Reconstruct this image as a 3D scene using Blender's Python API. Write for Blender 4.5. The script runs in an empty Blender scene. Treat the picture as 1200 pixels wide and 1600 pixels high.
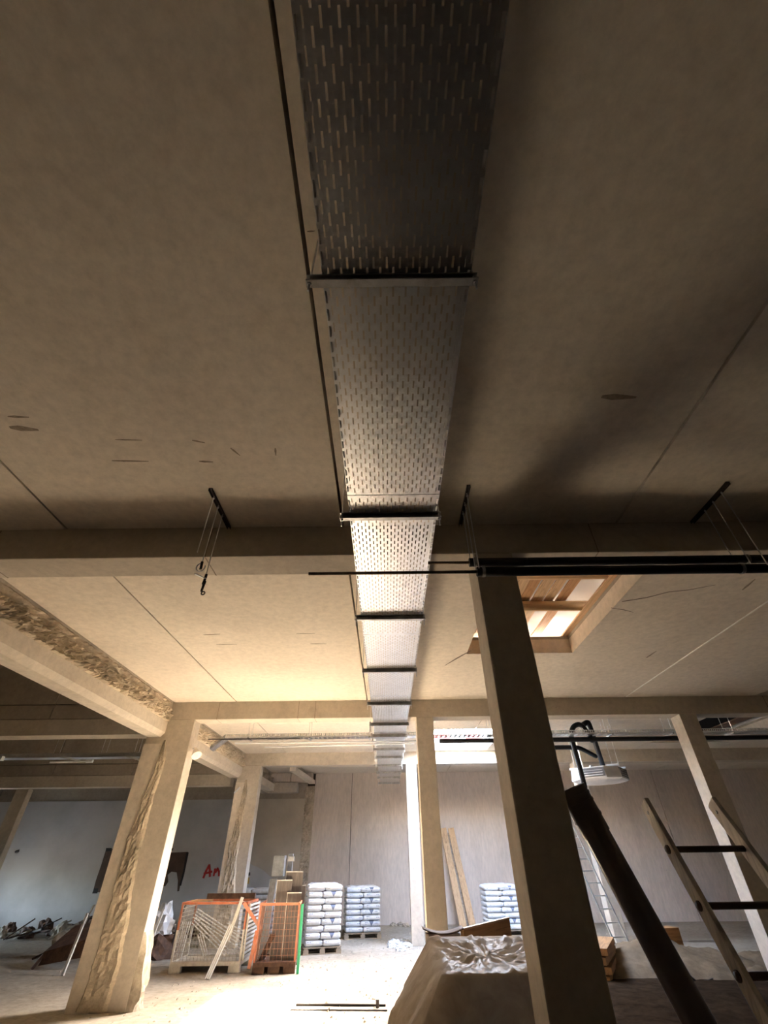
import bpy, bmesh, math, random
from mathutils import Vector, Matrix, noise

random.seed(7)
sc = bpy.context.scene
COL = sc.collection
PI = math.pi

# ------------------------------------------------------------------ camera
FPX = 684.2                                   # focal length in pixels of the 1200x1600 frame
EYE = 2.05                                    # camera height in metres
AX = Vector((0.999927, 0.012073, -0.000737))  # rows: world X, Y, Z in (right, up, forward)
AY = Vector((0.008042, -0.618096, 0.786062))
AZ = Vector((-0.009035, 0.786010, 0.618148))
cam_d = bpy.data.cameras.new('camera')
cam_d.sensor_fit = 'VERTICAL'
cam_d.sensor_height = 36.0
cam_d.sensor_width = 27.0
cam_d.lens = FPX / 1600 * 36.0
cam_d.clip_start = 0.05
cam_d.clip_end = 300
cam = bpy.data.objects.new('camera', cam_d)
COL.objects.link(cam)
R = Matrix(((AX.x, AX.y, -AX.z), (AY.x, AY.y, -AY.z), (AZ.x, AZ.y, -AZ.z)))
cam.matrix_world = Matrix.Translation((0, 0, EYE)) @ R.to_4x4()
sc.camera = cam

# ------------------------------------------------------------------ sky, sun, daylight openings, exposure
SUN_DIR = Vector((-0.93, -0.98, -1.02)).normalized()     # the way the sunlight travels
world = bpy.data.worlds.new('sky')
sc.world = world
world.use_nodes = True
wn = world.node_tree
wn.nodes.clear()
wo = wn.nodes.new('ShaderNodeOutputWorld')
wb = wn.nodes.new('ShaderNodeBackground')
ws = wn.nodes.new('ShaderNodeTexSky')
ws.sky_type = 'NISHITA'
ws.sun_disc = False
ws.sun_elevation = math.asin(-SUN_DIR.z)
ws.sun_rotation = math.atan2(-SUN_DIR.x, -SUN_DIR.y)
ws.dust_density = 2.5
wb.inputs['Strength'].default_value = 2.0
wm = wn.nodes.new('ShaderNodeMix')          # a slightly hazy, paler sky
wm.data_type = 'RGBA'
wm.inputs[0].default_value = 0.40
wm.inputs[7].default_value = (0.62, 0.62, 0.62, 1)
wn.links.new(ws.outputs[0], wm.inputs[6])
wn.links.new(wm.outputs[2], wb.inputs[0])
wn.links.new(wb.outputs[0], wo.inputs[0])
sun_d = bpy.data.lights.new('sun', 'SUN')
sun_d.energy = 18.5
sun_d.color = (1.0, 0.92, 0.81)
sun_d.angle = math.radians(2.2)
sun = bpy.data.objects.new('sun', sun_d)
COL.objects.link(sun)
sun.rotation_euler = SUN_DIR.to_track_quat('-Z', 'Y').to_euler()
sun.location = (8, 24, 12)


def portal(name, loc, rot, sx, sy):           # guides sky sampling through an opening, gives no light itself
    d = bpy.data.lights.new(name, 'AREA')
    d.shape = 'RECTANGLE'
    d.size, d.size_y = sx, sy
    d.cycles.is_portal = True
    o = bpy.data.objects.new(name, d)
    COL.objects.link(o)
    o.location = loc
    o.rotation_euler = rot
    return o


SKY_HOLE = (1.42, 14.25, 3.52, 17.45)         # open skylight in the far bay, x0 y0 x1 y1
BOARD_HOLE = (1.50, 5.15, 3.47, 8.06)         # boarded skylight in the middle bay
DARK_HOLE = (8.9, 13.2, 11.6, 16.6)           # boarded dark opening further right
GATE = (19.6, 20.4, 2.1)                      # open gate in the left wall, y0 y1 height
portal('skylight_daylight', (2.47, 15.85, 5.28), (0, 0, 0), 2.1, 3.2)
portal('gate_daylight', (-17.05, 20.0, 1.05), (0, -PI / 2, 0), 2.1, 0.8)
sc.view_settings.view_transform = 'Standard'
sc.view_settings.look = 'None'
sc.view_settings.gamma = 1.0
sc.view_settings.use_curve_mapping = False
sc.view_settings.exposure = 4.17
sc.cycles.max_bounces = 10
sc.cycles.diffuse_bounces = 6
sc.cycles.sample_clamp_indirect = 6.0


# ------------------------------------------------------------------ helpers
def at(u, v, Y):
    """World point on the plane y = Y that a photo pixel shows (used to read real positions)."""
    a, b = (u - 600) / FPX, (800 - v) / FPX
    d = Vector((AX.x * a + AX.y * b + AX.z, AY.x * a + AY.y * b + AY.z, AZ.x * a + AZ.y * b + AZ.z))
    p = d * (Y / d.y)
    return Vector((p.x, p.y, p.z + EYE))


def atz(u, v, Z):
    a, b = (u - 600) / FPX, (800 - v) / FPX
    d = Vector((AX.x * a + AX.y * b + AX.z, AY.x * a + AY.y * b + AY.z, AZ.x * a + AZ.y * b + AZ.z))
    p = d * ((Z - EYE) / d.z)
    return Vector((p.x, p.y, Z))


class G:
    """Collects shapes for ONE mesh object."""

    def __init__(s):
        s.v, s.f = [], []

    def add(s, vs, fs):
        n = len(s.v)
        s.v += [tuple(p) for p in vs]
        s.f += [tuple(i + n for i in f) for f in fs]
        return s

    def box(s, x0, y0, z0, x1, y1, z1):
        return s.add([(x0, y0, z0), (x1, y0, z0), (x1, y1, z0), (x0, y1, z0), (x0, y0, z1), (x1, y0, z1), (x1, y1, z1), (x0, y1, z1)],
                     [(0, 3, 2, 1), (4, 5, 6, 7), (0, 1, 5, 4), (1, 2, 6, 5), (2, 3, 7, 6), (3, 0, 4, 7)])

    def bar(s, a, b, w, h, up=(0, 0, 1)):
        """Rectangular bar from a to b; w across, h along 'up'."""
        a, b = Vector(a), Vector(b)
        d = (b - a).normalized()
        u = Vector(up)
        if abs(d.dot(u)) > 0.98:
            u = Vector((0, 1, 0))
        x = d.cross(u).normalized() * (w / 2)
        y = x.cross(d).normalized() * (h / 2)
        vs = [p + sx * x + sy * y for p in (a, b) for sx, sy in ((-1, -1), (1, -1), (1, 1), (-1, 1))]
        return s.add(vs, [(0, 1, 2, 3), (7, 6, 5, 4), (0, 4, 5, 1), (1, 5, 6, 2), (2, 6, 7, 3), (3, 7, 4, 0)])

    def tube(s, pts, r, n=10, caps=True):
        pts = [Vector(p) for p in pts]
        rs = r if isinstance(r, (list, tuple)) else [r] * len(pts)
        d0 = (pts[1] - pts[0]).normalized()
        x = d0.orthogonal().normalized()
        vs, fs = [], []
        for i, p in enumerate(pts):
            d = ((pts[min(i + 1, len(pts) - 1)] - pts[max(i - 1, 0)])).normalized()
            x = (x - d * x.dot(d)).normalized()
            y = d.cross(x)
            vs += [p + (x * math.cos(2 * PI * k / n) + y * math.sin(2 * PI * k / n)) * rs[i] for k in range(n)]
        for i in range(len(pts) - 1):
            for k in range(n):
                a, b = i * n + k, i * n + (k + 1) % n
                fs.append((a, b, b + n, a + n))
        if caps:
            fs.append(tuple(reversed(range(n))))
            fs.append(tuple(range((len(pts) - 1) * n, len(pts) * n)))
        return s.add(vs, fs)

    def pipe_wall(s, a, b, r, r2, n=28):
        """Hollow pipe with wall thickness."""
        a, b = Vector(a), Vector(b)
        d = (b - a).normalized()
        x = d.orthogonal().normalized()
        y = d.cross(x)
        vs = []
        for p, rr in ((a, r), (b, r), (b, r2), (a, r2)):
            vs += [p + (x * math.cos(2 * PI * k / n) + y * math.sin(2 * PI * k / n)) * rr for k in range(n)]
        fs = []
        for i in range(4):
            for k in range(n):
                p, q = i * n + k, i * n + (k + 1) % n
                j = ((i + 1) % 4) * n
                fs.append((p, q, j + (k + 1) % n, j + k))
        return s.add(vs, fs)

    def prism(s, pts, off):
        """Flat polygon (3-D points) pushed along off."""
        off = Vector(off)
        n = len(pts)
        vs = [Vector(p) for p in pts] + [Vector(p) + off for p in pts]
        fs = [tuple(range(n)), tuple(reversed(range(n, 2 * n)))]
        fs += [(i, i + n, (i + 1) % n + n, (i + 1) % n) for i in range(n)]
        return s.add(vs, fs)

    def grid(s, nu, nv, fn):
        vs = [fn(i / nu, j / nv) for j in range(nv + 1) for i in range(nu + 1)]
        w = nu + 1
        fs = [(j * w + i, j * w + i + 1, (j + 1) * w + i + 1, (j + 1) * w + i) for j in range(nv) for i in range(nu)]
        return s.add(vs, fs)

    def cells(s, xs, ys, z0, z1, hole):
        """Slab on a grid of x and y lines; hole(cx, cy) says which cells are left open."""
        solid = {(i, j) for i in range(len(xs) - 1) for j in range(len(ys) - 1)
                 if not hole((xs[i] + xs[i + 1]) / 2, (ys[j] + ys[j + 1]) / 2)}
        for i, j in solid:
            x0, x1, y0, y1 = xs[i], xs[i + 1], ys[j], ys[j + 1]
            s.add([(x0, y0, z0), (x1, y0, z0), (x1, y1, z0), (x0, y1, z0)], [(0, 3, 2, 1)])
            s.add([(x0, y0, z1), (x1, y0, z1), (x1, y1, z1), (x0, y1, z1)], [(0, 1, 2, 3)])
            for (di, dj), (p, q) in {(-1, 0): ((x0, y1), (x0, y0)), (1, 0): ((x1, y0), (x1, y1)),
                                     (0, -1): ((x0, y0), (x1, y0)), (0, 1): ((x1, y1), (x0, y1))}.items():
                if (i + di, j + dj) not in solid:
                    s.add([(*p, z0), (*q, z0), (*q, z1), (*p, z1)], [(0, 1, 2, 3)])
        return s

    def data(s, name, mat, smooth=False, bevel=0.0, merge=False):
        me = bpy.data.meshes.new(name)
        me.from_pydata(s.v, [], s.f)
        bm = bmesh.new()
        bm.from_mesh(me)
        if merge:
            bmesh.ops.remove_doubles(bm, verts=bm.verts, dist=1e-5)
        bmesh.ops.recalc_face_normals(bm, faces=bm.faces)
        if bevel:
            ed = [e for e in bm.edges if len(e.link_faces) == 2 and e.calc_face_angle(0) > 0.6]
            bmesh.ops.bevel(bm, geom=ed, offset=bevel, segments=2, profile=0.6, affect='EDGES')
        bm.to_mesh(me)
        bm.free()
        if smooth:
            for p in me.polygons:
                p.use_smooth = True
        me.materials.append(mat)
        return me

    def build(s, name, mat, parent=None, **k):
        return link(name, s.data(name, mat, **k), parent)


def link(name, data, parent=None):
    o = bpy.data.objects.new(name, data)
    COL.objects.link(o)
    if parent:
        o.parent = parent
    return o


def tag(o, label=None, cat=None, group=None, kind=None):
    if label:
        o['label'] = label
    if cat:
        o['category'] = cat
    if group:
        o['group'] = group
    if kind:
        o['kind'] = kind
    return o


def thing(name, label, cat, loc=(0, 0, 0), rz=0.0, group=None, kind=None):
    o = link(name, None)
    o.location = loc
    o.rotation_euler = (0, 0, rz)
    o.empty_display_size = 0.1
    return tag(o, label, cat, group, kind)


def copy_tree(o, parent=None):
    c = o.copy()
    COL.objects.link(c)
    c.parent = parent
    for ch in list(o.children):
        copy_tree(ch, c)
    return c


# ------------------------------------------------------------------ materials
def ramp(nt, fac, stops):
    r = nt.nodes.new('ShaderNodeValToRGB')
    e = r.color_ramp.elements
    while len(e) < len(stops):
        e.new(0.5)
    for el, (p, c) in zip(e, stops):
        el.position = p
        el.color = (*c, 1)
    nt.links.new(fac, r.inputs[0])
    return r.outputs[0]


def mixc(nt, fac, a, b, mode='MIX'):
    m = nt.nodes.new('ShaderNodeMix')
    m.data_type = 'RGBA'
    m.blend_type = mode
    for s, v in ((m.inputs[0], fac), (m.inputs[6], a), (m.inputs[7], b)):
        if isinstance(v, (int, float)):
            s.default_value = v
        elif isinstance(v, tuple):
            s.default_value = (*v, 1)
        else:
            nt.links.new(v, s)
    return m.outputs[2]


def ntex(nt, scale, detail=5, rough=0.6, stretch=None, coord='Object', dist=0.0):
    tc = nt.nodes.new('ShaderNodeTexCoord')
    n = nt.nodes.new('ShaderNodeTexNoise')
    n.inputs['Scale'].default_value = scale
    n.inputs['Detail'].default_value = detail
    n.inputs['Roughness'].default_value = rough
    n.inputs['Distortion'].default_value = dist
    src = tc.outputs[coord]
    if stretch:
        mp = nt.nodes.new('ShaderNodeMapping')
        mp.inputs['Scale'].default_value = stretch
        nt.links.new(src, mp.inputs[0])
        src = mp.outputs[0]
    nt.links.new(src, n.inputs['Vector'])
    return n.outputs['Fac']


def base_mat(name):
    m = bpy.data.materials.new(name)
    m.use_nodes = True
    nt = m.node_tree
    return m, nt, nt.nodes['Principled BSDF']


def bump(nt, bsdf, height, strength=0.3, dist=0.02):
    b = nt.nodes.new('ShaderNodeBump')
    b.inputs['Strength'].default_value = strength
    b.inputs['Distance'].default_value = dist
    nt.links.new(height, b.inputs['Height'])
    nt.links.new(b.outputs[0], bsdf.inputs['Normal'])


def concrete(name, c, var=0.25, rough=0.85, stain=(0.24, 0.17, 0.11), stain_amt=0.35, bumpy=0.25, scale=1.0, pits=True, stretch=None):
    m, nt, b = base_mat(name)
    lo = tuple(x * (1 - var) for x in c)
    hi = tuple(min(1, x * (1 + var * 0.6)) for x in c)
    big = ntex(nt, 0.55 * scale, 4, 0.62, stretch)
    col = ramp(nt, big, [(0.3, lo), (0.5, c), (0.72, hi)])
    fine = ntex(nt, 9 * scale, 4, 0.7, stretch)
    f2 = ramp(nt, fine, [(0.3, (0.82, 0.82, 0.82)), (0.65, (1, 1, 1))])
    col = mixc(nt, 1.0, col, f2, 'MULTIPLY')
    st = ntex(nt, 1.6 * scale, 5, 0.7, (1, 0.35, 1) if not stretch else stretch, dist=0.6)
    sf = ramp(nt, st, [(0.60, (0, 0, 0)), (0.78, (stain_amt,) * 3)])
    col = mixc(nt, sf, col, stain)
    h = fine
    if pits:
        tc = nt.nodes.new('ShaderNodeTexCoord')
        vo = nt.nodes.new('ShaderNodeTexVoronoi')
        vo.inputs['Scale'].default_value = 2.3 * scale
        nt.links.new(tc.outputs['Object'], vo.inputs['Vector'])
        pf = ramp(nt, vo.outputs['Distance'], [(0.015, (0.75,) * 3), (0.032, (0, 0, 0))])
        col = mixc(nt, pf, col, tuple(x * 0.3 for x in c))
    nt.links.new(col, b.inputs['Base Color'])
    b.inputs['Roughness'].default_value = rough
    b.inputs['Specular IOR Level'].default_value = 0.25
    bump(nt, b, h, bumpy, 0.01)
    return m


def plain(name, c, rough=0.5, metal=0.0, var=0.15, scale=6.0, stretch=None, spec=0.5, dirt=None, dirt_amt=0.5, bumpy=0.0):
    m, nt, b = base_mat(name)
    n = ntex(nt, scale, 5, 0.65, stretch)
    col = ramp(nt, n, [(0.3, tuple(x * (1 - var) for x in c)), (0.7, tuple(min(1, x * (1 + var)) for x in c))])
    if dirt:
        d = ntex(nt, scale * 0.6, 7, 0.7, stretch, dist=0.4)
        col = mixc(nt, ramp(nt, d, [(0.5, (0, 0, 0)), (0.68, (dirt_amt,) * 3)]), col, dirt)
    nt.links.new(col, b.inputs['Base Color'])
    b.inputs['Roughness'].default_value = rough
    b.inputs['Metallic'].default_value = metal
    b.inputs['Specular IOR Level'].default_value = spec
    if bumpy:
        bump(nt, b, n, bumpy, 0.01)
    return m


def wood(name, c, dark, axis=0, scale=1.0):
    m, nt, b = base_mat(name)
    st = [9.0, 9.0, 9.0]
    st[axis] = 0.6
    g = ntex(nt, 2.2 * scale, 6, 0.6, tuple(st), dist=0.8)
    col = ramp(nt, g, [(0.3, dark), (0.5, c), (0.75, tuple(min(1, x * 1.15) for x in c))])
    tc = nt.nodes.new('ShaderNodeTexCoord')
    mp = nt.nodes.new('ShaderNodeMapping')
    s2 = [5.0, 5.0, 5.0]
    s2[axis] = 1.6
    mp.inputs['Scale'].default_value = s2
    vo = nt.nodes.new('ShaderNodeTexVoronoi')
    vo.inputs['Scale'].default_value = 1.2
    nt.links.new(tc.outputs['Object'], mp.inputs[0])
    nt.links.new(mp.outputs[0], vo.inputs['Vector'])
    kf = ramp(nt, vo.outputs['Distance'], [(0.06, (0.7,) * 3), (0.12, (0, 0, 0))])
    col = mixc(nt, kf, col, tuple(x * 0.45 for x in dark))
    nt.links.new(col, b.inputs['Base Color'])
    b.inputs['Roughness'].default_value = 0.65
    bump(nt, b, g, 0.15, 0.005)
    return m


M = {}
M['ceiling'] = concrete('ceiling_concrete', (0.76, 0.675, 0.565), var=0.10, stain=(0.30, 0.24, 0.18), stain_amt=0.22, bumpy=0.08, pits=False)
M['beam'] = concrete('beam_concrete', (0.58, 0.51, 0.415), var=0.18, stain_amt=0.4)
M['column'] = concrete('column_concrete', (0.62, 0.55, 0.455), var=0.16, stain_amt=0.3)
M['rough'] = concrete('broken_concrete', (0.56, 0.475, 0.36), var=0.4, stain=(0.25, 0.17, 0.10), stain_amt=0.6, bumpy=0.9, scale=3.0, pits=False)
M['old'] = concrete('old_panel_concrete', (0.40, 0.34, 0.27), var=0.22, stain_amt=0.5, pits=False)
M['panel'] = concrete('wall_panel_concrete', (0.76, 0.66, 0.58), var=0.12, stain=(0.30, 0.24, 0.20), stain_amt=0.3, stretch=(1.6, 1.6, 0.35))
M['shade_sheet'] = plain('floor_shade_brown', (0.028, 0.018, 0.011), 1.0, 0, 0.4, 4, spec=0.0, dirt=(0.05, 0.033, 0.02), dirt_amt=0.6, bumpy=0.7)
M['blackout'] = plain('blackout_black', (0.012, 0.010, 0.009), 0.95, spec=0.1)
M['dark'] = plain('dark_joint_mortar', (0.10, 0.08, 0.06), 0.9)  # dark fill behind the wall panel joints
M['mortar'] = plain('light_joint_mortar', (0.92, 0.88, 0.80), 0.9)
M['galv'] = plain('galvanised_steel', (0.84, 0.84, 0.85), 0.31, 1.0, 0.10, 14.0)
M['galv_dull'] = plain('dull_galvanised_steel', (0.50, 0.50, 0.50), 0.45, 1.0, 0.2, 10.0, dirt=(0.25, 0.22, 0.18), dirt_amt=0.5)
M['zinc'] = plain('weathered_zinc', (0.20, 0.215, 0.24), 0.45, 0.5, 0.3, 6, dirt=(0.34, 0.34, 0.35), dirt_amt=0.6)
M['black'] = plain('black_foam_insulation', (0.012, 0.012, 0.013), 0.6, 0, 0.3, 20)
M['darkmetal'] = plain('dark_steel', (0.06, 0.05, 0.045), 0.5, 0.6, 0.3, 12)
M['copper'] = plain('tarnished_copper', (0.16, 0.12, 0.08), 0.4, 0.8, 0.3, 12)
M['pvc'] = plain('dark_brown_plastic', (0.15, 0.115, 0.10), 0.28, 0, 0.25, 3, dirt=(0.15, 0.125, 0.10), dirt_amt=0.25)
M['white'] = plain('white_enamel', (0.80, 0.80, 0.80), 0.35, 0, 0.05, 6)
M['whitemetal'] = plain('off_white_painted_steel', (0.66, 0.63, 0.56), 0.5, 0, 0.2, 6, dirt=(0.35, 0.28, 0.2), dirt_amt=0.5)
M['orange'] = plain('orange_painted_steel', (0.52, 0.16, 0.075), 0.5, 0, 0.25, 7, dirt=(0.45, 0.31, 0.23), dirt_amt=0.7)
M['rust'] = plain('rusty_steel', (0.12, 0.065, 0.04), 0.8, 0.2, 0.5, 7, dirt=(0.05, 0.03, 0.025), dirt_amt=0.8, bumpy=0.3)
M['wire'] = plain('dusty_wire', (0.50, 0.45, 0.37), 0.6, 0.3, 0.3, 9)
M['redwire'] = plain('rusty_wire', (0.34, 0.17, 0.11), 0.7, 0.2, 0.4, 9)
M['green'] = plain('green_plastic', (0.05, 0.42, 0.20), 0.4)
M['grey'] = plain('grey_plastic', (0.22, 0.23, 0.25), 0.4, 0, 0.2, 8)
M['dust'] = plain('dusty_rubble', (0.42, 0.36, 0.28), 0.95, 0, 0.4, 5, dirt=(0.15, 0.10, 0.07), dirt_amt=0.6, bumpy=0.6)
M['sand'] = plain('sand', (0.17, 0.125, 0.08), 1.0, 0, 0.2, 6, spec=0.0, bumpy=0.5)
M['polythene'] = plain('crumpled_polythene', (0.74, 0.75, 0.76), 0.25, 0, 0.1, 5)
M['fibre'] = plain('brown_fibre_board', (0.12, 0.10, 0.09), 0.7, 0, 0.3, 3, (4, 4, 0.5), dirt=(0.26, 0.23, 0.21), dirt_amt=0.5)
M['redpaint'] = plain('red_spray_paint', (0.45, 0.02, 0.015), 0.6)
M['poster'] = plain('printed_brown_poster', (0.075, 0.045, 0.03), 0.4, 0, 0.6, 1.3, dirt=(0.28, 0.19, 0.12), dirt_amt=0.8)
M['ink'] = plain('black_poster_ink', (0.015, 0.014, 0.016), 0.4)
M['yellow'] = plain('ochre_paint', (0.52, 0.33, 0.08), 0.5)
M['pine_x'] = wood('pine_x', (0.62, 0.40, 0.21), (0.40, 0.23, 0.11), 0)
M['pine_y'] = wood('pine_y', (0.62, 0.41, 0.23), (0.42, 0.25, 0.13), 1)
M['pine_z'] = wood('pine_z', (0.60, 0.40, 0.22), (0.42, 0.25, 0.12), 2)
M['larch_y'] = wood('larch_y', (0.50, 0.27, 0.12), (0.30, 0.14, 0.06), 1)
M['form_x'] = wood('formwork_x', (0.40, 0.215, 0.085), (0.20, 0.095, 0.035), 0)
M['pallet'] = wood('pallet_wood', (0.36, 0.29, 0.21), (0.22, 0.17, 0.12), 0)
M['ladder'] = plain('weathered_ladder_wood', (0.74, 0.68, 0.60), 0.6, 0, 0.2, 4, (6, 6, 0.6), dirt=(0.12, 0.09, 0.07), dirt_amt=0.6)
M['rung'] = plain('dark_ladder_rung', (0.10, 0.065, 0.045), 0.6, 0, 0.3, 5)
M['alu'] = plain('aluminium', (0.75, 0.75, 0.74), 0.35, 1.0, 0.08, 9)


def floor_material():
    m, nt, b = base_mat('dusty_concrete_floor')
    big = ntex(nt, 0.35, 5, 0.65)
    col = ramp(nt, big, [(0.32, (0.31, 0.265, 0.205)), (0.5, (0.42, 0.365, 0.29)), (0.7, (0.49, 0.435, 0.355))])
    fine = ntex(nt, 7, 5, 0.75)
    col = mixc(nt, 1.0, col, ramp(nt, fine, [(0.3, (0.7, 0.7, 0.7)), (0.6, (1, 1, 1))]), 'MULTIPLY')
    tc = nt.nodes.new('ShaderNodeTexCoord')
    vo = nt.nodes.new('ShaderNodeTexVoronoi')
    vo.inputs['Scale'].default_value = 3.2
    nt.links.new(tc.outputs['Object'], vo.inputs['Vector'])
    col = mixc(nt, ramp(nt, vo.outputs['Distance'], [(0.03, (0.7,) * 3), (0.09, (0, 0, 0))]), col, (0.2, 0.16, 0.12))
    # dark oval patches with ragged edges
    for cx, cy, rx, ry in ((9.3, 18.0, 2.0, 0.55), (10.4, 15.6, 1.7, 0.4), (6.2, 12.3, 1.8, 0.35)):
        mp = nt.nodes.new('ShaderNodeMapping')
        mp.vector_type = 'TEXTURE'
        mp.inputs['Location'].default_value = (cx, cy, 0)
        mp.inputs['Scale'].default_value = (rx, ry, 1)
        ln = nt.nodes.new('ShaderNodeVectorMath')
        ln.operation = 'LENGTH'
        nt.links.new(tc.outputs['Object'], mp.inputs[0])
        nt.links.new(mp.outputs[0], ln.inputs[0])
        ad = nt.nodes.new('ShaderNodeMath')
        ad.operation = 'ADD'
        nt.links.new(ln.outputs['Value'], ad.inputs[0])
        nt.links.new(ntex(nt, 1.2, 4, 0.6), ad.inputs[1])
        col = mixc(nt, ramp(nt, ad.outputs[0], [(0.0, (0.8,) * 3), (0.9, (0.75,) * 3), (1.0, (0, 0, 0))]) if False else
                   ramp(nt, ad.outputs[0], [(0.80, (0.8,) * 3), (0.98, (0, 0, 0))]), col, (0.13, 0.10, 0.075))
    nt.links.new(col, b.inputs['Base Color'])
    b.inputs['Roughness'].default_value = 0.95
    b.inputs['Specular IOR Level'].default_value = 0.0
    bump(nt, b, fine, 0.4, 0.02)
    return m


def painted_wall_material():
    """White paint that has flaked off towards the right-hand upper part of the wall."""
    m, nt, b = base_mat('old_white_paint')
    n = ntex(nt, 0.7, 7, 0.6)
    white = ramp(nt, n, [(0.3, (0.41, 0.40, 0.385)), (0.6, (0.53, 0.515, 0.50))])
    beige = ramp(nt, n, [(0.3, (0.40, 0.35, 0.28)), (0.6, (0.52, 0.46, 0.37))])
    tc = nt.nodes.new('ShaderNodeTexCoord')
    sp = nt.nodes.new('ShaderNodeSeparateXYZ')
    nt.links.new(tc.outputs['Object'], sp.inputs[0])

    def ma(op, a, c):
        q = nt.nodes.new('ShaderNodeMath')
        q.operation = op
        for i, s in enumerate((a, c)):
            if isinstance(s, (int, float)):
                q.inputs[i].default_value = s
            else:
                nt.links.new(s, q.inputs[i])
        return q.outputs[0]
    # beige above a falling line on the right
    k = ma('ADD', ma('MULTIPLY', ma('ADD', sp.outputs['X'], 6.2), 0.55), ma('ADD', sp.outputs['Z'], -2.25))
    k = ma('ADD', k, ma('MULTIPLY', ma('ADD', n, -0.5), 0.3))
    right = ma('GREATER_THAN', sp.outputs['X'], -6.3)
    f = ma('MULTIPLY', ma('GREATER_THAN', k, 0.0), right)
    col = mixc(nt, f, white, beige)
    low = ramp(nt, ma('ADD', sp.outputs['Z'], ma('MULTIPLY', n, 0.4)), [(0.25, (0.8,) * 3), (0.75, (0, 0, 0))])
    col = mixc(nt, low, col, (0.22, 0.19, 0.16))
    nt.links.new(col, b.inputs['Base Color'])
    b.inputs['Roughness'].default_value = 0.8
    return m


M['floor'] = floor_material()
M['painted'] = painted_wall_material()


def plastic_sheet_material():
    m, nt, b = base_mat('milky_plastic_sheet')
    n = ntex(nt, 5, 5, 0.6, dist=1.0)
    nt.links.new(ramp(nt, n, [(0.3, (0.33, 0.28, 0.225)), (0.7, (0.46, 0.40, 0.33))]), b.inputs['Base Color'])
    b.inputs['Roughness'].default_value = 0.6
    b.inputs['Specular IOR Level'].default_value = 0.0
    gl = nt.nodes.new('ShaderNodeBsdfGlossy')
    gl.inputs['Roughness'].default_value = 0.22
    mx = nt.nodes.new('ShaderNodeMixShader')
    mx.inputs[0].default_value = 0.014
    nt.links.new(b.outputs[0], mx.inputs[1])
    nt.links.new(gl.outputs[0], mx.inputs[2])
    nt.links.new(mx.outputs[0], nt.nodes['Material Output'].inputs[0])
    bump(nt, b, n, 0.35, 0.02)
    return m


M['sheet'] = plastic_sheet_material()


def translucent_sheet():
    m, nt, b = base_mat('white_tarpaulin')
    tr = nt.nodes.new('ShaderNodeBsdfTranslucent')
    tr.inputs[0].default_value = (0.8, 0.76, 0.70, 1)
    mx = nt.nodes.new('ShaderNodeMixShader')
    mx.inputs[0].default_value = 0.02
    b.inputs['Base Color'].default_value = (0.55, 0.52, 0.49, 1)
    nt.links.new(b.outputs[0], mx.inputs[1])
    nt.links.new(tr.outputs[0], mx.inputs[2])
    nt.links.new(mx.outputs[0], nt.nodes['Material Output'].inputs[0])
    return m


M['tarp'] = translucent_sheet()


def sack_material(name, logo):
    """White paper sack with grey print lines and, on some, a dark blue wedge."""
    m, nt, b = base_mat(name)
    tc = nt.nodes.new('ShaderNodeTexCoord')
    sp = nt.nodes.new('ShaderNodeSeparateXYZ')
    nt.links.new(tc.outputs['Object'], sp.inputs[0])
    X, Z = sp.outputs['X'], sp.outputs['Z']

    def ma(op, a, c=0.0):
        q = nt.nodes.new('ShaderNodeMath')
        q.operation = op
        for i, s in enumerate((a, c)):
            if isinstance(s, (int, float)):
                q.inputs[i].default_value = s
            else:
                nt.links.new(s, q.inputs[i])
        return q.outputs[0]

    def box(x0, x1, z0, z1):
        f = ma('MULTIPLY', ma('GREATER_THAN', X, x0), ma('LESS_THAN', X, x1))
        return ma('MULTIPLY', f, ma('MULTIPLY', ma('GREATER_THAN', Z, z0), ma('LESS_THAN', Z, z1)))
    n = ntex(nt, 9, 4, 0.6)
    col = ramp(nt, n, [(0.3, (0.66, 0.70, 0.76)), (0.7, (0.84, 0.86, 0.88))])
    ln = ma('MAXIMUM', box(-0.20, -0.08, 0.015, 0.035), box(-0.18, -0.10, -0.02, -0.008))
    ln = ma('MAXIMUM', ln, box(0.14, 0.23, 0.0, 0.018))
    dash = ma('GREATER_THAN', ntex(nt, 60, 1, 0.5, (1, 0.1, 0.1)), 0.47)
    col = mixc(nt, ma('MULTIPLY', ma('MULTIPLY', ln, dash), 0.75), col, (0.12, 0.15, 0.24))
    band = box(-0.26, 0.26, -0.05, -0.035)
    col = mixc(nt, ma('MULTIPLY', band, 0.45), col, (0.30, 0.42, 0.62))
    if logo:
        w = ma('MULTIPLY', ma('ADD', Z, 0.06), 0.62)
        tri = ma('LESS_THAN', ma('ABSOLUTE', ma('ADD', X, -0.03)), w)
        col = mixc(nt, ma('MULTIPLY', tri, 0.85), col, (0.05, 0.09, 0.20))
    nt.links.new(col, b.inputs['Base Color'])
    b.inputs['Roughness'].default_value = 0.4
    bump(nt, b, n, 0.3, 0.01)
    return m


M['sack'] = sack_material('printed_white_sack', False)
M['sack_logo'] = sack_material('printed_white_sack_blue_wedge', True)
M['sack_grey'] = plain('blotchy_grey_sack', (0.40, 0.39, 0.37), 0.6, 0, 0.25, 5, dirt=(0.25, 0.22, 0.19), dirt_amt=0.5)  # grey sacks with darker blotches

# ================================================================== THE SETTING
ZC = 5.0            # underside of the ceiling slabs
ZB = 4.61           # underside of the cross beams
ROWS = [(-2.95, -2.55), (4.0, 4.4), (11.05, 11.45), (17.7, 18.1)]
WALLY = 22.72


def structure(name, label, cat=None):
    return thing(name, label, cat, kind='structure')


tag(G().box(-40, -17, -0.3, 26, 23.2, 0).build('floor', M['floor']), 'dusty beige concrete floor strewn with grit', None, kind='structure')

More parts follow.
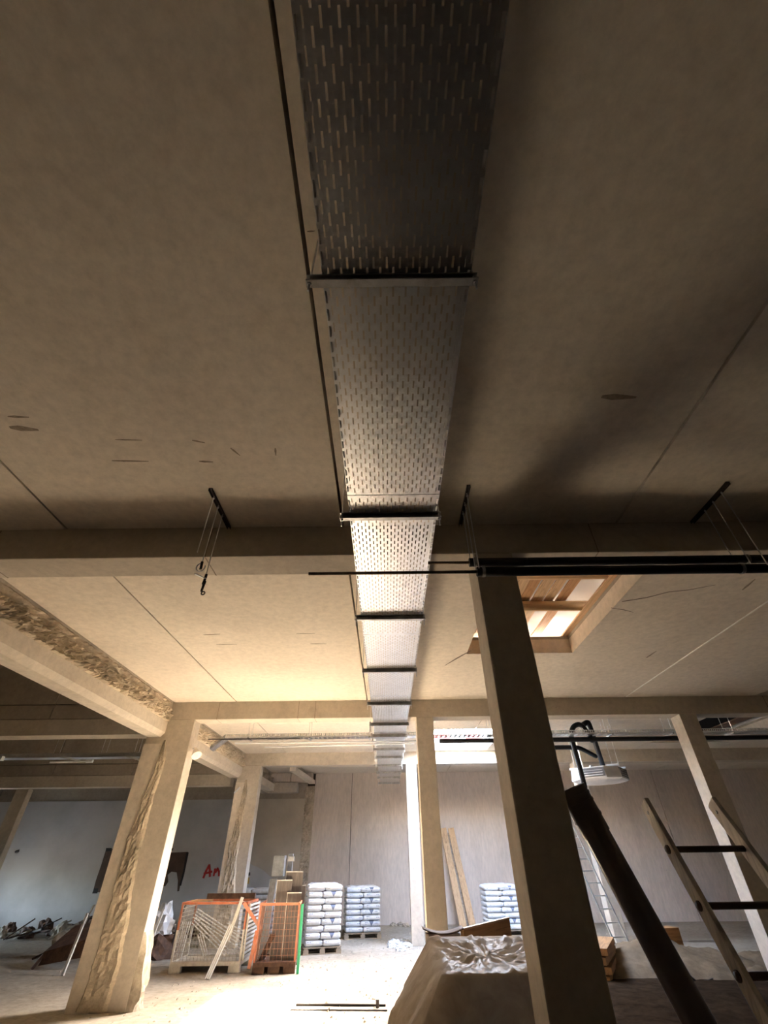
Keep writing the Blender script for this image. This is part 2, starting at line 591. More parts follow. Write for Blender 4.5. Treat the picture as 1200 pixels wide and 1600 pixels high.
# near-black sheet added as floor shade at near right and to dim the tray
def shade_sheet(a, b):
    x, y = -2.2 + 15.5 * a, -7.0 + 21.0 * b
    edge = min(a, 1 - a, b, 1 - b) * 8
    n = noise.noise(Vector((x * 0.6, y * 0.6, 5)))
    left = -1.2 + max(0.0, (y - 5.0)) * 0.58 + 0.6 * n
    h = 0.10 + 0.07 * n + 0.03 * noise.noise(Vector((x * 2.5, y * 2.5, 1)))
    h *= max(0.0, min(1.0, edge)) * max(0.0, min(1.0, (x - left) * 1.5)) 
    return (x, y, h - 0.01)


tag(G().grid(90, 110, shade_sheet).build('floor_shade_layer', M['shade_sheet'], smooth=True), 'near-black sheet added over the floor at the lower right as shade', 'shade_sheet', kind='stuff')

# ceiling: precast slabs with open joints, one object each
ceil = structure('ceiling', 'beige precast concrete slab ceiling with long straight joints')
JX = [-5.1, -3.6, -0.47, 2.63, 5.72, 8.85, 11.95, 15.05, 18.15, 21.25, 25.2]
BAYS = [(-16.2, -2.95), (-2.55, 4.0), (4.4, 11.05), (11.45, 17.7), (18.1, 22.75)]
HOLES = [SKY_HOLE, BOARD_HOLE, DARK_HOLE]


def in_hole(x, y):
    return any(h[0] < x < h[2] and h[1] < y < h[3] for h in HOLES)


def lines(a, b, k):
    return sorted({a, b} | {h[i] for h in HOLES for i in (k, k + 2) if a < h[i] < b})


for (y0, y1) in BAYS:
    for x0, x1 in zip(JX, JX[1:]):
        g = G().cells(lines(x0 + 0.013, x1 - 0.013, 0), lines(y0, y1, 1), ZC, 5.26, in_hole)
        g.build('ceiling_slab', M['ceiling'], ceil, merge=True)
G().cells(sorted({-5.5, 25.4} | {h[i] for h in HOLES for i in (0, 2)}), sorted({-16.4, 23.1} | {h[i] for h in HOLES for i in (1, 3)}),
          5.262, 5.32, in_hole).build('roof_deck', M['old'], ceil, merge=True)
for y0, y1 in ((4.45, 10.98),):
    G().box(5.706, y0, 4.992, 5.734, y1, 5.05).build('joint_filler', M['mortar'], ceil)


def flat_strip(pts, w, name, mat):
    g = G()
    for i, (a, b) in enumerate(zip(pts, pts[1:])):
        wa, wb = w[i], w[i + 1]
        d = (b - a)
        n = Vector((-d.y, d.x, 0)).normalized()
        g.prism([a + n * wa, b + n * wb, b - n * wb, a - n * wa], (0, 0, 0.004))
    return g.build(name, mat, ceil)


M['scuff'] = plain('brown_scuff', (0.30, 0.24, 0.175), 0.9, 0, 0.3, 30)
M['crackline'] = plain('hairline_crack', (0.17, 0.13, 0.10), 0.9, 0, 0.3, 30)
flat_strip([atz(*p, 4.998) for p in ((972, 940), (1010, 934), (1045, 925), (1075, 922), (1118, 914))], [0.012, 0.012, 0.008, 0.008, 0.003], 'crack', M['crackline'])
flat_strip([atz(*p, 4.998) for p in ((955, 950), (975, 953), (990, 957))], [0.004, 0.008, 0.002], 'crack', M['crackline'])
flat_strip([atz(*p, 4.998) for p in ((735, 1017), (715, 1028), (695, 1040))], [0.01, 0.02, 0.006], 'crack', M['crackline'])
for u0, v0, u1, v1, w in ((180, 687, 222, 688, .008), (175, 720, 232, 721, .010), (300, 688, 320, 692, .010), (311, 721, 333, 722, .012), (318, 992, 344, 991, .012),
                          (338, 1007, 370, 1007, .014), (463, 990, 492, 990, .012), (485, 1006, 510, 1006, .012), (940, 620, 994, 621, .03),
                          (430, 700, 431, 712, .010), (12, 651, 45, 652, .012), (15, 668, 60, 672, .03), (360, 700, 375, 712, .010), (480, 362, 492, 361, .004), (1160, 922, 1180, 905, .02), (1010, 1028, 1026, 1017, .02)):
    a, b = atz(u0, v0, 4.998), atz(u1, v1, 4.998)
    flat_strip([a, (a * 2 + b) / 3, (a + b * 2) / 3, b], [w * .4, w, w * .7, w * .3], 'scuff_mark', M['scuff'])

# cross beams
beam_txt = ['concrete cross beam overhead behind the camera position', 'nearest concrete cross beam, with the black insulated pipes hanging before it',
            'second concrete cross beam, carried by the wide broken-edged pier', 'farthest concrete cross beam, brightly lit beside the open skylight']
for (y0, y1), t in zip(ROWS, beam_txt):
    tag(G().box(-5.5, y0, ZB, 25.2, y1, 5.26).build('concrete_beam', M['beam'], bevel=0.012), t, 'beam', 'concrete cross beams', 'structure')

for i, (y0, y1) in enumerate(ROWS[1:3]):
    host = bpy.data.objects['concrete_beam.00%d' % (i + 1)]
    for x in ((-4.35, -1.95, 2.3) if i == 0 else (-4.0, -2.1, -1.7, 3.1, 9.0)):
        G().box(x, y0 - 0.002, ZB - 0.002, x + 0.012, y1, ZB + 0.38).build('formwork_seam', M['scuff'], host)

# columns
ccol = [(0.96, 1.37, 1, 'square concrete column standing nearest, with the brown pipe leaning beside it'),
        (0.69, 1.08, 2, 'shaded concrete column in the middle, standing behind the plastic-covered load'),
        (0.65, 1.02, 3, 'brightly lit pale concrete column below the far end of the cable tray'),
        (6.85, 7.24, 2, 'concrete column with a bright side face behind the wooden ladder'),
        (6.56, 6.92, 3, 'far concrete column behind the white heater, with an aluminium ladder on it'),
        (7.1, 7.5, 1, 'concrete column on the nearest beam beyond the right edge of view'),
        (-5.5, -5.1, 1, 'concrete column at the near end of the broken edge beam')]
for x0, x1, r, t in ccol:
    tag(G().box(x0, ROWS[r][0], 0, x1, ROWS[r][1], ZB - 0.001).build('concrete_column', M['column'], bevel=0.012), t, 'column', 'square concrete columns', 'structure')
c = tag(G().box(-12.85, 17.75, 0, -12.42, 18.0, 4.0).build('concrete_column', M['column'], bevel=0.02), 'pale column at the far left before the white wall', 'column', 'square concrete columns', 'structure')


def rough_patch(g, nu, nv, p0, du, dv, n, amp, seed, edge=True):
    """Broken-concrete relief: a grid from p0 along du and dv pushed out along n."""
    p0, du, dv, n = Vector(p0), Vector(du), Vector(dv), Vector(n).normalized()

    def fn(a, b):
        p = p0 + du * a + dv * b
        h = noise.noise(p * 8 + Vector((seed, 0, 0))) * 0.5 + noise.noise(p * 24 + Vector((0, seed, 0))) * 0.8 + random.uniform(-.25, .25)
        h = max(0.0, 0.45 + h)
        if edge and (a in (0.0, 1.0) or b in (0.0, 1.0)):
            h = -0.15
        return p + n * h * amp
    return g.grid(nu, nv, fn)


def pier(name, label, x0, x1, row, seam, parent_h=ZB - 0.001):
    y0, y1 = ROWS[row]
    t = thing(name, label, 'pier', (0, 0, 0), kind='structure')
    G().box(x0, y0, 0, x1, y1, parent_h).build('shaft', M['column'], t, bevel=0.012)
    g = G()
    n = 90

    def fn(a, b):
        z = 0.02 + b * (parent_h - 0.45)
        cx = x0 + (x1 - x0) * (seam + 0.05 * math.sin(z * 2.1) + 0.04 * noise.noise(Vector((z * 1.7, 3, 0))))
        w = 0.06 + 0.22 * (1 - b) + 0.05 * noise.noise(Vector((z * 2.3, 9, 0)))
        x = cx + (a - 0.5) * 2 * w + random.uniform(-.008, .008)
        h = 0.0 if a in (0.0, 1.0) else 0.03 + 0.05 * abs(noise.noise(Vector((x * 14, z * 3.5, 1)))) + random.uniform(0, .02)
        return (x, y0 - h + 0.004, z)
    g.grid(9, n, fn)
    g.build('broken_seam', M['rough'], t)
    # plaster skin left of the seam, standing a little proud
    g = G()
    pts = []
    for k in range(30):
        z = parent_h - 0.5 - k * (parent_h - 0.5) / 29
        pts.append((x0 + (x1 - x0) * (seam - 0.02 + 0.05 * math.sin(z * 2.1) + 0.06 * noise.noise(Vector((z * 3.1, 5, 0)))), z))
    prev = None
    g.prism([(x0, y0, parent_h - 0.5)] + [(x, y0, z) for x, z in pts] + [(x0, y0, 0)], (0, -0.025, 0))
    g.build('plaster_skin', M['ceiling'], t)
    return t


p2l = pier('concrete_pier', 'wide concrete pier with a rough broken seam, standing in front of the white wall', -5.52, -4.50, 2, 0.42)
pier('concrete_pier', 'farther concrete pier with a ragged edge, behind the wire cages', -5.25, -4.47, 3, 0.40)
# torn plaster bulging out at the foot of the near pier
g = G()


def foot(a, b):
    z = 1.0 * b
    h = (0.02 + 0.22 * (1 - b) ** 0.6 * (0.6 + 0.4 * noise.noise(Vector((z * 6, a * 4, 2))))) if 0 < a < 1 and b < 1 else 0.0
    return (-4.50 + h, 11.05 + 0.40 * a, z)


g.grid(8, 14, foot).build('torn_plaster', M['dust'], p2l)

# edge beams along the left of the main hall, their faces broken open
for (y0, y1), t in zip(((-16.2, 4.0), (4.4, 11.05), (11.45, 17.7), (18.1, 22.6)),
                       ('edge beam running overhead on the near left', 'edge beam with a rough broken face, running to the wide pier at left',
                        'farther edge beam with a broken face beyond the wide pier', 'last short edge beam above the far wall')):
    e = thing('edge_beam', t, 'beam', kind='structure', group='broken edge beams')
    g = G()
    prof = [(-5.5, 4.25), (-5.20, 4.25), (-5.12, 4.34), (-5.12, 5.262), (-5.5, 5.262)]
    g.prism([(x, y0, z) for x, z in prof], (0, y1 - y0, 0))
    g.build('beam_body', M['column'], e)
    if y1 > 4.5:
        n = int((y1 - y0) / 0.024)
        rough_patch(G(), n, 13, (-5.12, y0 + 0.01, 4.56), (0, y1 - y0 - 0.02, 0), (0, 0, 0.29), (1, 0, 0), 0.12, 3.1).build('broken_face', M['rough'], e)
        rough_patch(G(), n // 3, 4, (-5.12, y0 + 0.01, 4.85), (0, y1 - y0 - 0.02, 0), (0, 0, 0.14), (1, 0, 0), 0.035, 8.7).build('chipped_slab_edge', M['rough'], e)

# taller hall at the left: upper wall panels above its openings, roof
for n_, Y, zb, thick, t in ((1, 11.05, 4.31, 0.34, 'dark concrete panels above the opening at left'),
                            (2, 17.9, 4.05, 0.3, 'farther dark concrete panels above the white wall at left')):
    w = structure('wall_upper_%d' % n_, t)
    xs = [-17.0, -13.9, -10.9, -7.95, -5.52] if n_ == 1 else [-17.0, -14.6, -11.9, -9.1, -5.52]
    zs = [zb + 0.34, 4.98 if n_ == 1 else 4.75, 6.6]
    for x0, x1 in zip(xs, xs[1:]):
        for z0, z1 in zip(zs, zs[1:]):
            G().box(x0 + .012, Y, z0 + .012, x1 - .012, Y + thick - 0.05, z1 - .012).build('wall_panel', M['old'], w)
    G().box(-17.0, Y + 0.06, zb + 0.34, -5.52, Y + thick - 0.06, 6.6).build('panel_backing', M['dark'], w)
    G().box(-17.0, Y, zb, -5.52, Y + thick + 0.1, zb + 0.34).build('lintel', M['beam'], w)
tag(G().box(-17.2, -16.2, 6.6, -5.5, 23.0, 6.8).build('ceiling_side_hall', M['old']), 'dark roof over the taller hall at left', None, kind='structure')
tag(G().box(-5.66, -16.2, 5.262, -5.5, 23.0, 6.6).build('wall_side_hall', M['old']), 'upper wall between the two halls', None, kind='structure')

# outer walls
wb_ = structure('wall_back', 'far wall of tall grey-brown concrete panels')
WX = [-3.22, -1.58, 1.76, 5.1, 8.45, 11.8, 18.5, 25.2]
for x0, x1 in zip(WX, WX[1:]):
    G().box(x0 + 0.012, WALLY, 0, x1 - 0.012, WALLY + 0.2, 5.26).build('wall_panel', M['panel'], wb_)
G().box(-3.75, WALLY + 0.1, 0, 25.2, WALLY + 0.3, 5.26).build('wall_backing', M['dark'], wb_)
wp = structure('wall_painted', 'old white painted wall at the far left, stained and flaking')
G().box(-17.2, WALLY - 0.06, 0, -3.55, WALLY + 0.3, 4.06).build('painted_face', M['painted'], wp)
G().box(-17.2, WALLY - 0.02, 4.06, -3.55, WALLY + 0.3, 5.26).box(-17.2, WALLY - 0.02, 5.26, -5.5, WALLY + 0.3, 6.6).build('upper_band', M['old'], wp)
rough_patch(G(), 8, 90, (-3.62, WALLY - 0.05, 0.02), (0.42, 0, 0), (0, 0, 4.5), (0, -1, 0), 0.05, 4.4).build('broken_edge', M['rough'], wp)
G().box(-5.4, 22.2, 4.25, -3.9, 22.66, 4.62).build('stone_block', M['beam'], wp, bevel=0.02)
G().box(-5.4, 22.3, 4.64, -4.25, 22.66, 4.98).build('stone_block', M['panel'], wp, bevel=0.02)
G().box(-4.23, 22.3, 4.64, -3.30, 22.66, 4.98).build('stone_block', M['panel'], wp, bevel=0.02)
G().prism([(-4.0, 20.6, 4.97), (-3.75, 20.6, 4.97), (-3.2, 22.5, 4.72), (-3.45, 22.5, 4.72)], (0, 0, -0.14)).build('short_strut', M['ceiling'], wp)
G().box(-5.45, 18.2, 4.30, -4.9, 22.3, 4.55).build('ledge', M['ceiling'], wp)
wl = structure('wall_left', 'outer wall at the far left with a wide open gate')
G().box(-17.4, -16.2, 0, -17.0, GATE[0], 6.6).build('wall_part', M['old'], wl)
G().box(-17.4, GATE[1], 0, -17.0, 23.0, 6.6).build('wall_part', M['old'], wl)
G().box(-17.4, GATE[0], GATE[2], -17.0, GATE[1], 6.6).build('wall_part', M['old'], wl)
tag(G().box(25.2, -16.2, 0, 25.5, 23.0, 5.26).build('wall_right', M['panel']), 'plain concrete wall closing the hall on the right', None, kind='structure')
tag(G().box(-17.4, -16.5, 0, 25.5, -16.2, 6.6).build('wall_front', M['panel']), 'plain concrete wall behind the camera', None, kind='structure')

# ------------------------------------------------------------------ boarded skylight above the middle bay
jt = ['front', 'middle', 'rear']
for Y, t in ((5.86, 'round timber joist nearest the black pipes, under the skylight boards'), (6.95, 'round timber joist across the middle of the boarded skylight')):
    o = G().tube([(1.15, 0, 0), (2.2, 0, 0.005), (3.85, 0, 0)], [0.085, 0.09, 0.085], 12).build('timber_joist', M['pine_x'], smooth=True)
    o.location = (0, Y, 5.41)
    tag(o, t, 'joist', 'skylight timbers')
o = G().box(3.36, 5.0, 5.322, 3.56, 8.3, 5.352).build('pine_board', M['pine_y'], bevel=0.004)
tag(o, 'bright pine board along the right rim of the boarded skylight', 'board', 'skylight timbers')
k = 0
for x, w, ya, yb, rz, zz in ((1.28, .17, 4.7, 8.5, 0, 0), (1.47, .15, 4.8, 8.4, .01, 0), (1.66, .16, 4.9, 8.3, -.01, 0), (1.86, .15, 4.7, 8.5, .012, 0), (2.06, .17, 4.7, 8.5, 0, 0),
                             (2.25, .16, 4.8, 8.45, .01, .0), (2.44, .17, 4.7, 8.4, .02, 0), (2.66, .18, 4.7, 8.5, .02, 0), (2.86, .16, 4.7, 7.2, .02, 0), (3.08, .17, 4.7, 8.5, .02, 0)):
    o = G().box(-w / 2, 0, 0, w / 2, yb - ya, 0.026).build('skylight_plank', M['pine_y'] if k % 3 else M['larch_y'], bevel=0.003)
    o.location = (x, ya, 5.501 + zz)
    o.rotation_euler = (0, 0, rz)
    tag(o, 'rough pine plank laid over the boarded skylight, number %s from its darker inner side' % ['one', 'two', 'three', 'four', 'five', 'six', 'seven', 'eight', 'nine', 'ten'][k], 'plank', 'skylight planks')
    k += 1
g = G()


def tarp(a, b):
    x, y = 0.9 + 3.3 * a, 4.5 + 4.2 * b
    e = min(a, 1 - a, b, (1 - b) * 1.0 + 0.012)
    z = 5.545 + 0.16 * math.sin(PI * a) + 0.05 * abs(noise.noise(Vector((x * 2, y * 2, 0))))
    if e < 0.09:
        z += (5.335 - z) * (1 - e / 0.09)
    return (x, y, z)


o = g.grid(22, 22, tarp).build('roof_tarpaulin', M['tarp'], smooth=True)
sm = o.modifiers.new('thickness', 'SOLIDIFY')
sm.thickness = 0.006
tag(o, 'white tarpaulin showing between the skylight planks', 'tarpaulin')
o = G().box(8.7, 12.9, 5.355, 11.9, 17.0, 5.375).build('blackout_sheet', M['blackout'])  # added sheet: shuts out the sky and keeps the opening black
tag(o, 'black sheet added to shut daylight out of the dark ceiling opening at right', 'roofing felt')
for i, x in enumerate((8.8, 10.9)):
    o = G().box(x, 12.95, 5.322, x + 0.42, 16.9, 5.354).build('cover_board', M['rust'] if i % 3 else M['form_x'], bevel=0.003)
    tag(o, ['brown', 'dark'][i] + ' board across the dark ceiling opening beyond the bright-sided column', 'board', 'boards over the dark ceiling opening')
# red and white barrier on the roof behind the open skylight
rb = thing('roof_barrier', 'red and white barrier on the roof, seen through the open skylight', 'barrier', (0.6, 18.4, 5.32))
for z in (0.02, 0.22):
    bd = G().box(0, 0.002, z + 0.002, 3.6, 0.028, z + 0.148).build('barrier_board', M['white'], rb)
    for q in range(0, 6, 2):
        G().box(0.6 * q, 0, z, 0.6 * q + 0.6, 0.03, z + 0.15).build('red_stripe', M['redpaint'], bd)
for x in (0.1, 3.4):
    G().box(x, 0.031, 0, x + 0.06, 0.09, 0.42).build('post', M['white'], rb)

# ================================================================== SERVICES UNDER THE CEILING
# ------------------------------------------------------------------ long perforated cable tray
TX0, TX1, TZ = -0.315, 0.475, 4.475
tray = thing('cable_tray', 'long galvanised perforated cable tray running overhead down the middle of the hall', 'cable tray')
NC = 22
PX = (TX1 - TX0 - 0.068) / (NC - 1)


def tray_section(y0, y1):
    g = G()
    t = 0.0015
    cols = [(TX0 + 0.013, 0.015, 0.068, 0.02)] + [(TX0 + 0.034 + PX * i, 0.0105, 0.056, 0.05 if i % 2 else 0.0) for i in range(NC)] + [(TX1 - 0.013, 0.015, 0.068, 0.02)]
    edge = TX0
    for x, w, ln, off in cols:
        g.add([(edge, y0, TZ), (x - w / 2, y0, TZ), (x - w / 2, y1, TZ), (edge, y1, TZ)], [(0, 3, 2, 1)])
        edge = x + w / 2
        y = y0
        s = y0 + 0.03 + off
        while s + ln < y1 - 0.01:
            g.add([(x - w / 2, y, TZ), (x + w / 2, y, TZ), (x + w / 2, s, TZ), (x - w / 2, s, TZ)], [(0, 3, 2, 1)])
            y = s + ln
            s += 0.1
        g.add([(x - w / 2, y, TZ), (x + w / 2, y, TZ), (x + w / 2, y1, TZ), (x - w / 2, y1, TZ)], [(0, 3, 2, 1)])
    g.add([(edge, y0, TZ), (TX1, y0, TZ), (TX1, y1, TZ), (edge, y1, TZ)], [(0, 3, 2, 1)])
    for x, d in ((TX0, 1), (TX1, -1)):
        g.box(x, y0, TZ, x + d * 0.0015, y1, TZ + 0.10)
        g.box(x, y0, TZ + 0.098, x + d * 0.02, y1, TZ + 0.10)
    return g


SEC = [-3.1, -0.12, 2.86, 5.84, 8.82, 11.80, 14.78, 17.76, 21.35]
for a, b in zip(SEC, SEC[1:]):
    o = tray_section(a, b - 0.004).build('tray_section', M['galv'], tray)
for y in SEC[1:-1]:
    sp = G().box(TX0 + 0.002, y - 0.012, TZ - 0.003, TX1 - 0.002, y + 0.012, TZ - 0.0005).build('splice_strip', M['galv'], tray)

BARS = [1.04, 3.08, 5.20, 7.22, 9.2, 10.93, 12.14, 13.9, 15.2, 16.75, 18.3, 19.6, 21.2]
ordn = ['first', 'second', 'third', 'fourth', 'fifth', 'sixth', 'seventh', 'eighth', 'ninth', 'tenth', 'eleventh', 'twelfth', 'thirteenth']


def hanger():
    t = thing('tray_hanger', '', 'hanger')
    x0, x1, h, d = -0.395, 0.505, 0.062, 0.042      # channel opening towards the viewer
    g = G()
    g.box(x0, 0.0, h - 0.003, x1, d, h)
    g.box(x0, 0.0, 0.0, x1, d, 0.003)
    g.box(x0, d - 0.003, 0.0, x1, d, h)
    g.box(x0, 0.0, h - 0.010, x1, 0.003, h)
    g.box(x0, 0.0, 0.0, x1, 0.003, 0.010)
    g.build('channel_bar', M['galv_dull'], t)
    for x in (-0.378, 0.488):
        r = G().tube([(x, 0.021, -0.075), (x, 0.021, 0.588)], 0.0055, 8).build('threaded_rod', M['galv'], t)
        G().tube([(x, 0.021, -0.014), (x, 0.021, -0.001)], 0.012, 6).build('nut', M['galv'], r)
        G().tube([(x, 0.021, 0.063), (x, 0.021, 0.076)], 0.012, 6).build('nut', M['galv'], r)
    return t


h0 = hanger()
for i, y in enumerate(BARS):
    h = h0 if i == 0 else copy_tree(h0)
    h.location = (0, y, TZ - 0.0655)
    tag(h, '%s trapeze hanger under the long cable tray, counted from the camera' % ordn[i], 'hanger', 'tray hangers')
    # no beam may be pierced by the rods
    for ch in h.children:
        if ch.name.startswith('threaded_rod') and any(a - 0.05 < y + 0.02 < b + 0.05 for a, b in ROWS):
            ch.scale = (1, 1, 0.33)

# ------------------------------------------------------------------ rails, rods and black pipes before the nearest beam
def rail(x, label, rods, grp):
    t = thing('mounting_rail', label, 'rail', (x, 3.32, 4.965), group=grp)
    G().box(-0.018, 0, 0, -0.014, 0.67, 0.034).box(0.014, 0, 0, 0.018, 0.67, 0.034).box(-0.018, 0, 0.031, 0.018, 0.67, 0.034).build('channel', M['darkmetal'], t)
    for (dy, zl) in rods:
        r = G().tube([(0, dy, zl - 4.965), (0, dy, 0.03)], 0.005, 8).build('threaded_rod', M['galv'], t)
        G().tube([(0, dy, -0.012), (0, dy, 0.0)], 0.011, 6).build('nut', M['galv'], r)
    return t


rail(0.855, 'ceiling rail with three rods holding the black pipes above the nearest column', [(0.13, 4.10), (0.28, 4.18), (0.43, 4.33)], 'mounting rails')
rail(3.475, 'ceiling rail with three rods at the right, above the black pipes', [(0.13, 4.10), (0.28, 4.18), (0.43, 4.33)], 'mounting rails')
lr = rail(-1.755, 'ceiling rail at left with three bare rods and dangling clamps', [(0.12, 4.30), (0.27, 4.29), (0.42, 4.24)], 'mounting rails')
# dangling clamps of the left rail (local coordinates)
g = G()
ring = [(0.0, 0.27 + 0.045 * math.cos(a), -0.735 + 0.045 * math.sin(a)) for a in [PI * 0.5 + k * PI / 8 for k in range(14)]]
ring = [(0.9 * (p[1] - 0.27), 0.27, p[2]) for p in ring]
g.tube(ring, 0.006, 6)
g.build('pipe_clamp', M['galv'], lr)
g = G().tube([(0.0, 0.27, -0.675), (0.004, 0.27, -0.76)], 0.013, 8)
g.build('coupling_nut', M['darkmetal'], lr)
g = G()
z = -0.725
for r_, l in ((0.013, .07), (0.017, .035), (0.012, .07)):
    g.tube([(0.004, 0.42, z), (0.0, 0.42, z - l)], r_, 8)
    z -= l + 0.006
g.tube([(0.0, 0.42, -0.72), (0.0, 0.42, z)], 0.004, 6)
g.tube([(0.02 + 0.017 * math.cos(a), 0.42, z - 0.012 + 0.017 * math.sin(a)) for a in [k * PI / 5 for k in range(11)]], 0.006, 6)
g.build('turnbuckle', M['darkmetal'], lr)
G().bar((-0.05, 0.30, -0.79), (0.01, 0.42, -0.775), 0.02, 0.008).build('clamp_strip', M['galv'], lr)


def near_pipe(Y, Z, xbare, label, clamps):
    t = thing('insulated_pipe', label, 'pipe', (0, Y, Z), group='black insulated pipes')
    G().tube([(0.84, 0, 0), (7.0, 0, 0)], 0.043, 20).build('foam_sleeve', M['black'], t, smooth=False)
    G().tube([(xbare, 0, 0.0), (1.2, 0, 0)], 0.015, 12).build('bare_pipe_end', M['copper'], t, smooth=True)
    for x in clamps:
        G().pipe_wall((x - 0.014, 0, 0), (x + 0.014, 0, 0), 0.050, 0.042, 20).build('pipe_clamp', M['galv_dull'], t)
    return t


near_pipe(3.75, 4.345, 0.43, 'upper black insulated pipe running to the right from the nearest column', [0.90, 3.60])
near_pipe(3.50, 4.092, -0.70, 'lower black insulated pipe whose long thin bare end crosses under the tray', [0.90, 3.26])

# ------------------------------------------------------------------ cross tray and pipes in the far bay
def lattice_tray(x0, x1, Y, Z, label, w=0.3, h=0.085):
    t = thing('cross_cable_tray', label, 'cable tray', (0, Y, Z), group='cross cable trays')
    g = G()
    pitch = 0.05
    n = int((x1 - x0) / pitch)
    for k in range(n):
        xa = x0 + k * pitch
        xb = xa + pitch
        for y in (0.0, w):
            g.add([(xa, y, 0.012), (xa + 0.014, y, 0.012), (xb + 0.014 - pitch / 2, y, h - 0.01), (xb - pitch / 2, y, h - 0.01)], [(0, 1, 2, 3)])
            g.add([(xb, y, 0.012), (xb - 0.014, y, 0.012), (xa - 0.014 + pitch / 2, y, h - 0.01), (xa + pitch / 2, y, h - 0.01)], [(0, 1, 2, 3)])
    g.build('lattice_sides', M['galv'], t)
    g = G()
    for y in (0.0, w):
        g.box(x0, y - 0.002, 0, x1, y + 0.002, 0.012)
        g.box(x0, y - 0.002, h - 0.01, x1, y + 0.002, h)
    g.build('side_rails', M['galv'], t)
    g = G()
    x = x0
    while x < x1 - 0.02:
        g.box(x, 0, 0, x + 0.06, w, 0.002)
        x += 0.12
    g.box(x0, 0.02, 0.0, x1, 0.06, 0.002).box(x0, w - 0.06, 0, x1, w - 0.02, 0.002).box(x0, w / 2 - .02, 0, x1, w / 2 + .02, 0.002)
    g.build('slotted_floor', M['galv'], t)
    for xr in [x0 + 0.6 + k * 1.55 for k in range(int((x1 - x0 - 0.4) / 1.55) + 1)]:
        if any(h_[0] - .05 < xr < h_[2] + .05 and h_[1] - .05 < Y + 0.4 and Y < h_[3] for h_ in HOLES):
            continue
        for y in (-0.02, w + 0.02):
            G().tube([(xr, y, -0.03), (xr, y, ZC - Z)], 0.005, 6).build('threaded_rod', M['galv'], t)
        G().box(xr - 0.02, -0.04, -0.032, xr + 0.02, w + 0.04, -0.001).build('support_bar', M['galv_dull'], t)
    return t


ct = lattice_tray(-4.15, 9.9, 12.35, 4.47, 'perforated cross cable tray hung beyond the second beam, across the hall')
g = G()
g.prism([(-4.15, 0.0, 0.0), (-4.15, 0.3, 0.0), (-4.48, 0.3, -0.26), (-4.48, 0, -0.26)], (0, 0, 0.004))
g.prism([(-4.15, 0.0, 0.0), (-4.48, 0.0, -0.26), (-4.48, 0.0, -0.19), (-4.15, 0, 0.085)], (0, 0.003, 0))
g.build('sloping_end', M['galv_dull'], ct)
o = G().tube([(1.35, 0, 0), (6.2, 0, 0), (9.9, 0, 0)], 0.055, 16).build('insulated_pipe', M['black'])
o.location = (0, 12.52, 4.37)
tag(o, 'black insulated pipe under the cross cable tray beyond the second beam', 'pipe', 'black insulated pipes')
for i, (z, xa, xb, dz) in enumerate(((4.36, -3.9, 0.75, 0.0), (4.28, -3.15, 0.70, 0.05))):
    o = G().tube([(xa, 0, 0), (xb, 0, dz)], 0.017, 8).build('white_conduit', M['white'], smooth=True)
    o.location = (0, 12.45 + 0.1 * i, z)
    tag(o, ['straight white conduit just below the cross cable tray', 'slightly sloping white conduit lowest below the cross cable tray'][i], 'conduit', 'white conduits')
o = G().tube([(-4.55, 0, 0), (-2.2, 0, 0.0)], 0.012, 8).build('thin_conduit', M['darkmetal'])
o.location = (0, 12.3, 4.43)
tag(o, 'thin dark conduit beside the sloping tray end at the pier', 'conduit')
# left-hand tray with lamp brackets in the side hall
lt = thing('wall_cable_tray', 'grey cable tray with white lamp tubes hung below the dark panels at left', 'cable tray', (0, 11.8, 3.98))
G().box(-11.5, 0, 0, -5.6, 0.3, 0.004).box(-11.5, 0, 0, -5.6, 0.004, 0.09).box(-11.5, 0.296, 0, -5.6, 0.3, 0.09).build('tray_body', M['galv'], lt)
for x in (-11.2, -8.05, -6.9, -6.1):
    G().tube([(x, 0.04, 0.0), (x, 0.04, 0.5)], 0.007, 6).build('hanger_rod', M['galv'], lt)
    G().tube([(x, 0.26, 0.0), (x, 0.26, 0.5)], 0.007, 6).build('hanger_rod', M['galv'], lt)
G().bar((-7.9, -0.06, 0.02), (-7.25, -0.10, -0.09), 0.03, 0.03).build('lamp_bracket', M['white'], lt)
G().tube([(-7.95, -0.1, -0.115), (-7.1, -0.1, -0.105)], 0.022, 10).build('lamp_tube', M['white'], lt)
G().tube([(-7.1, -0.1, -0.105), (-6.95, -0.1, -0.10)], 0.035, 10).build('lamp_socket', M['white'], lt)
G().bar((-6.2, -0.06, 0.0), (-5.75, -0.1, -0.12), 0.03, 0.03).build('lamp_bracket', M['white'], lt)
G().box(-9.6, -0.1, -0.06, -9.15, 0.0, 0.03).build('junction_box', M['white'], lt)
# small floodlight on the pier
fl = thing('floodlight', 'small white floodlight clamped to the wide pier below the sloping tray end', 'lamp', (-4.47, 11.25, 3.98))
G().tube([(0, 0, 0.06), (0.09, -0.03, 0.06)], 0.012, 8).build('bracket', M['galv_dull'], fl)
G().tube([(0.06, -0.02, 0.05), (0.10, -0.05, -0.01), (0.16, -0.10, -0.10)], [0.04, 0.07, 0.11], 14).build('lamp_head', M['whitemetal'], fl, smooth=False)
o = G().tube([tuple(at(366, 1239, 17.6)), tuple(at(375, 1230, 17.6))], 0.025, 8).build('white_pipe_stub', M['white'])
tag(o, 'short white pipe stub sticking out of the farther pier', 'pipe')

# ------------------------------------------------------------------ white ceiling heater and its black hoses
ht = thing('ceiling_heater', 'white box-shaped ceiling air heater with louvred sides', 'heater', (5.87, 14.1, 3.52), rz=math.radians(-38))


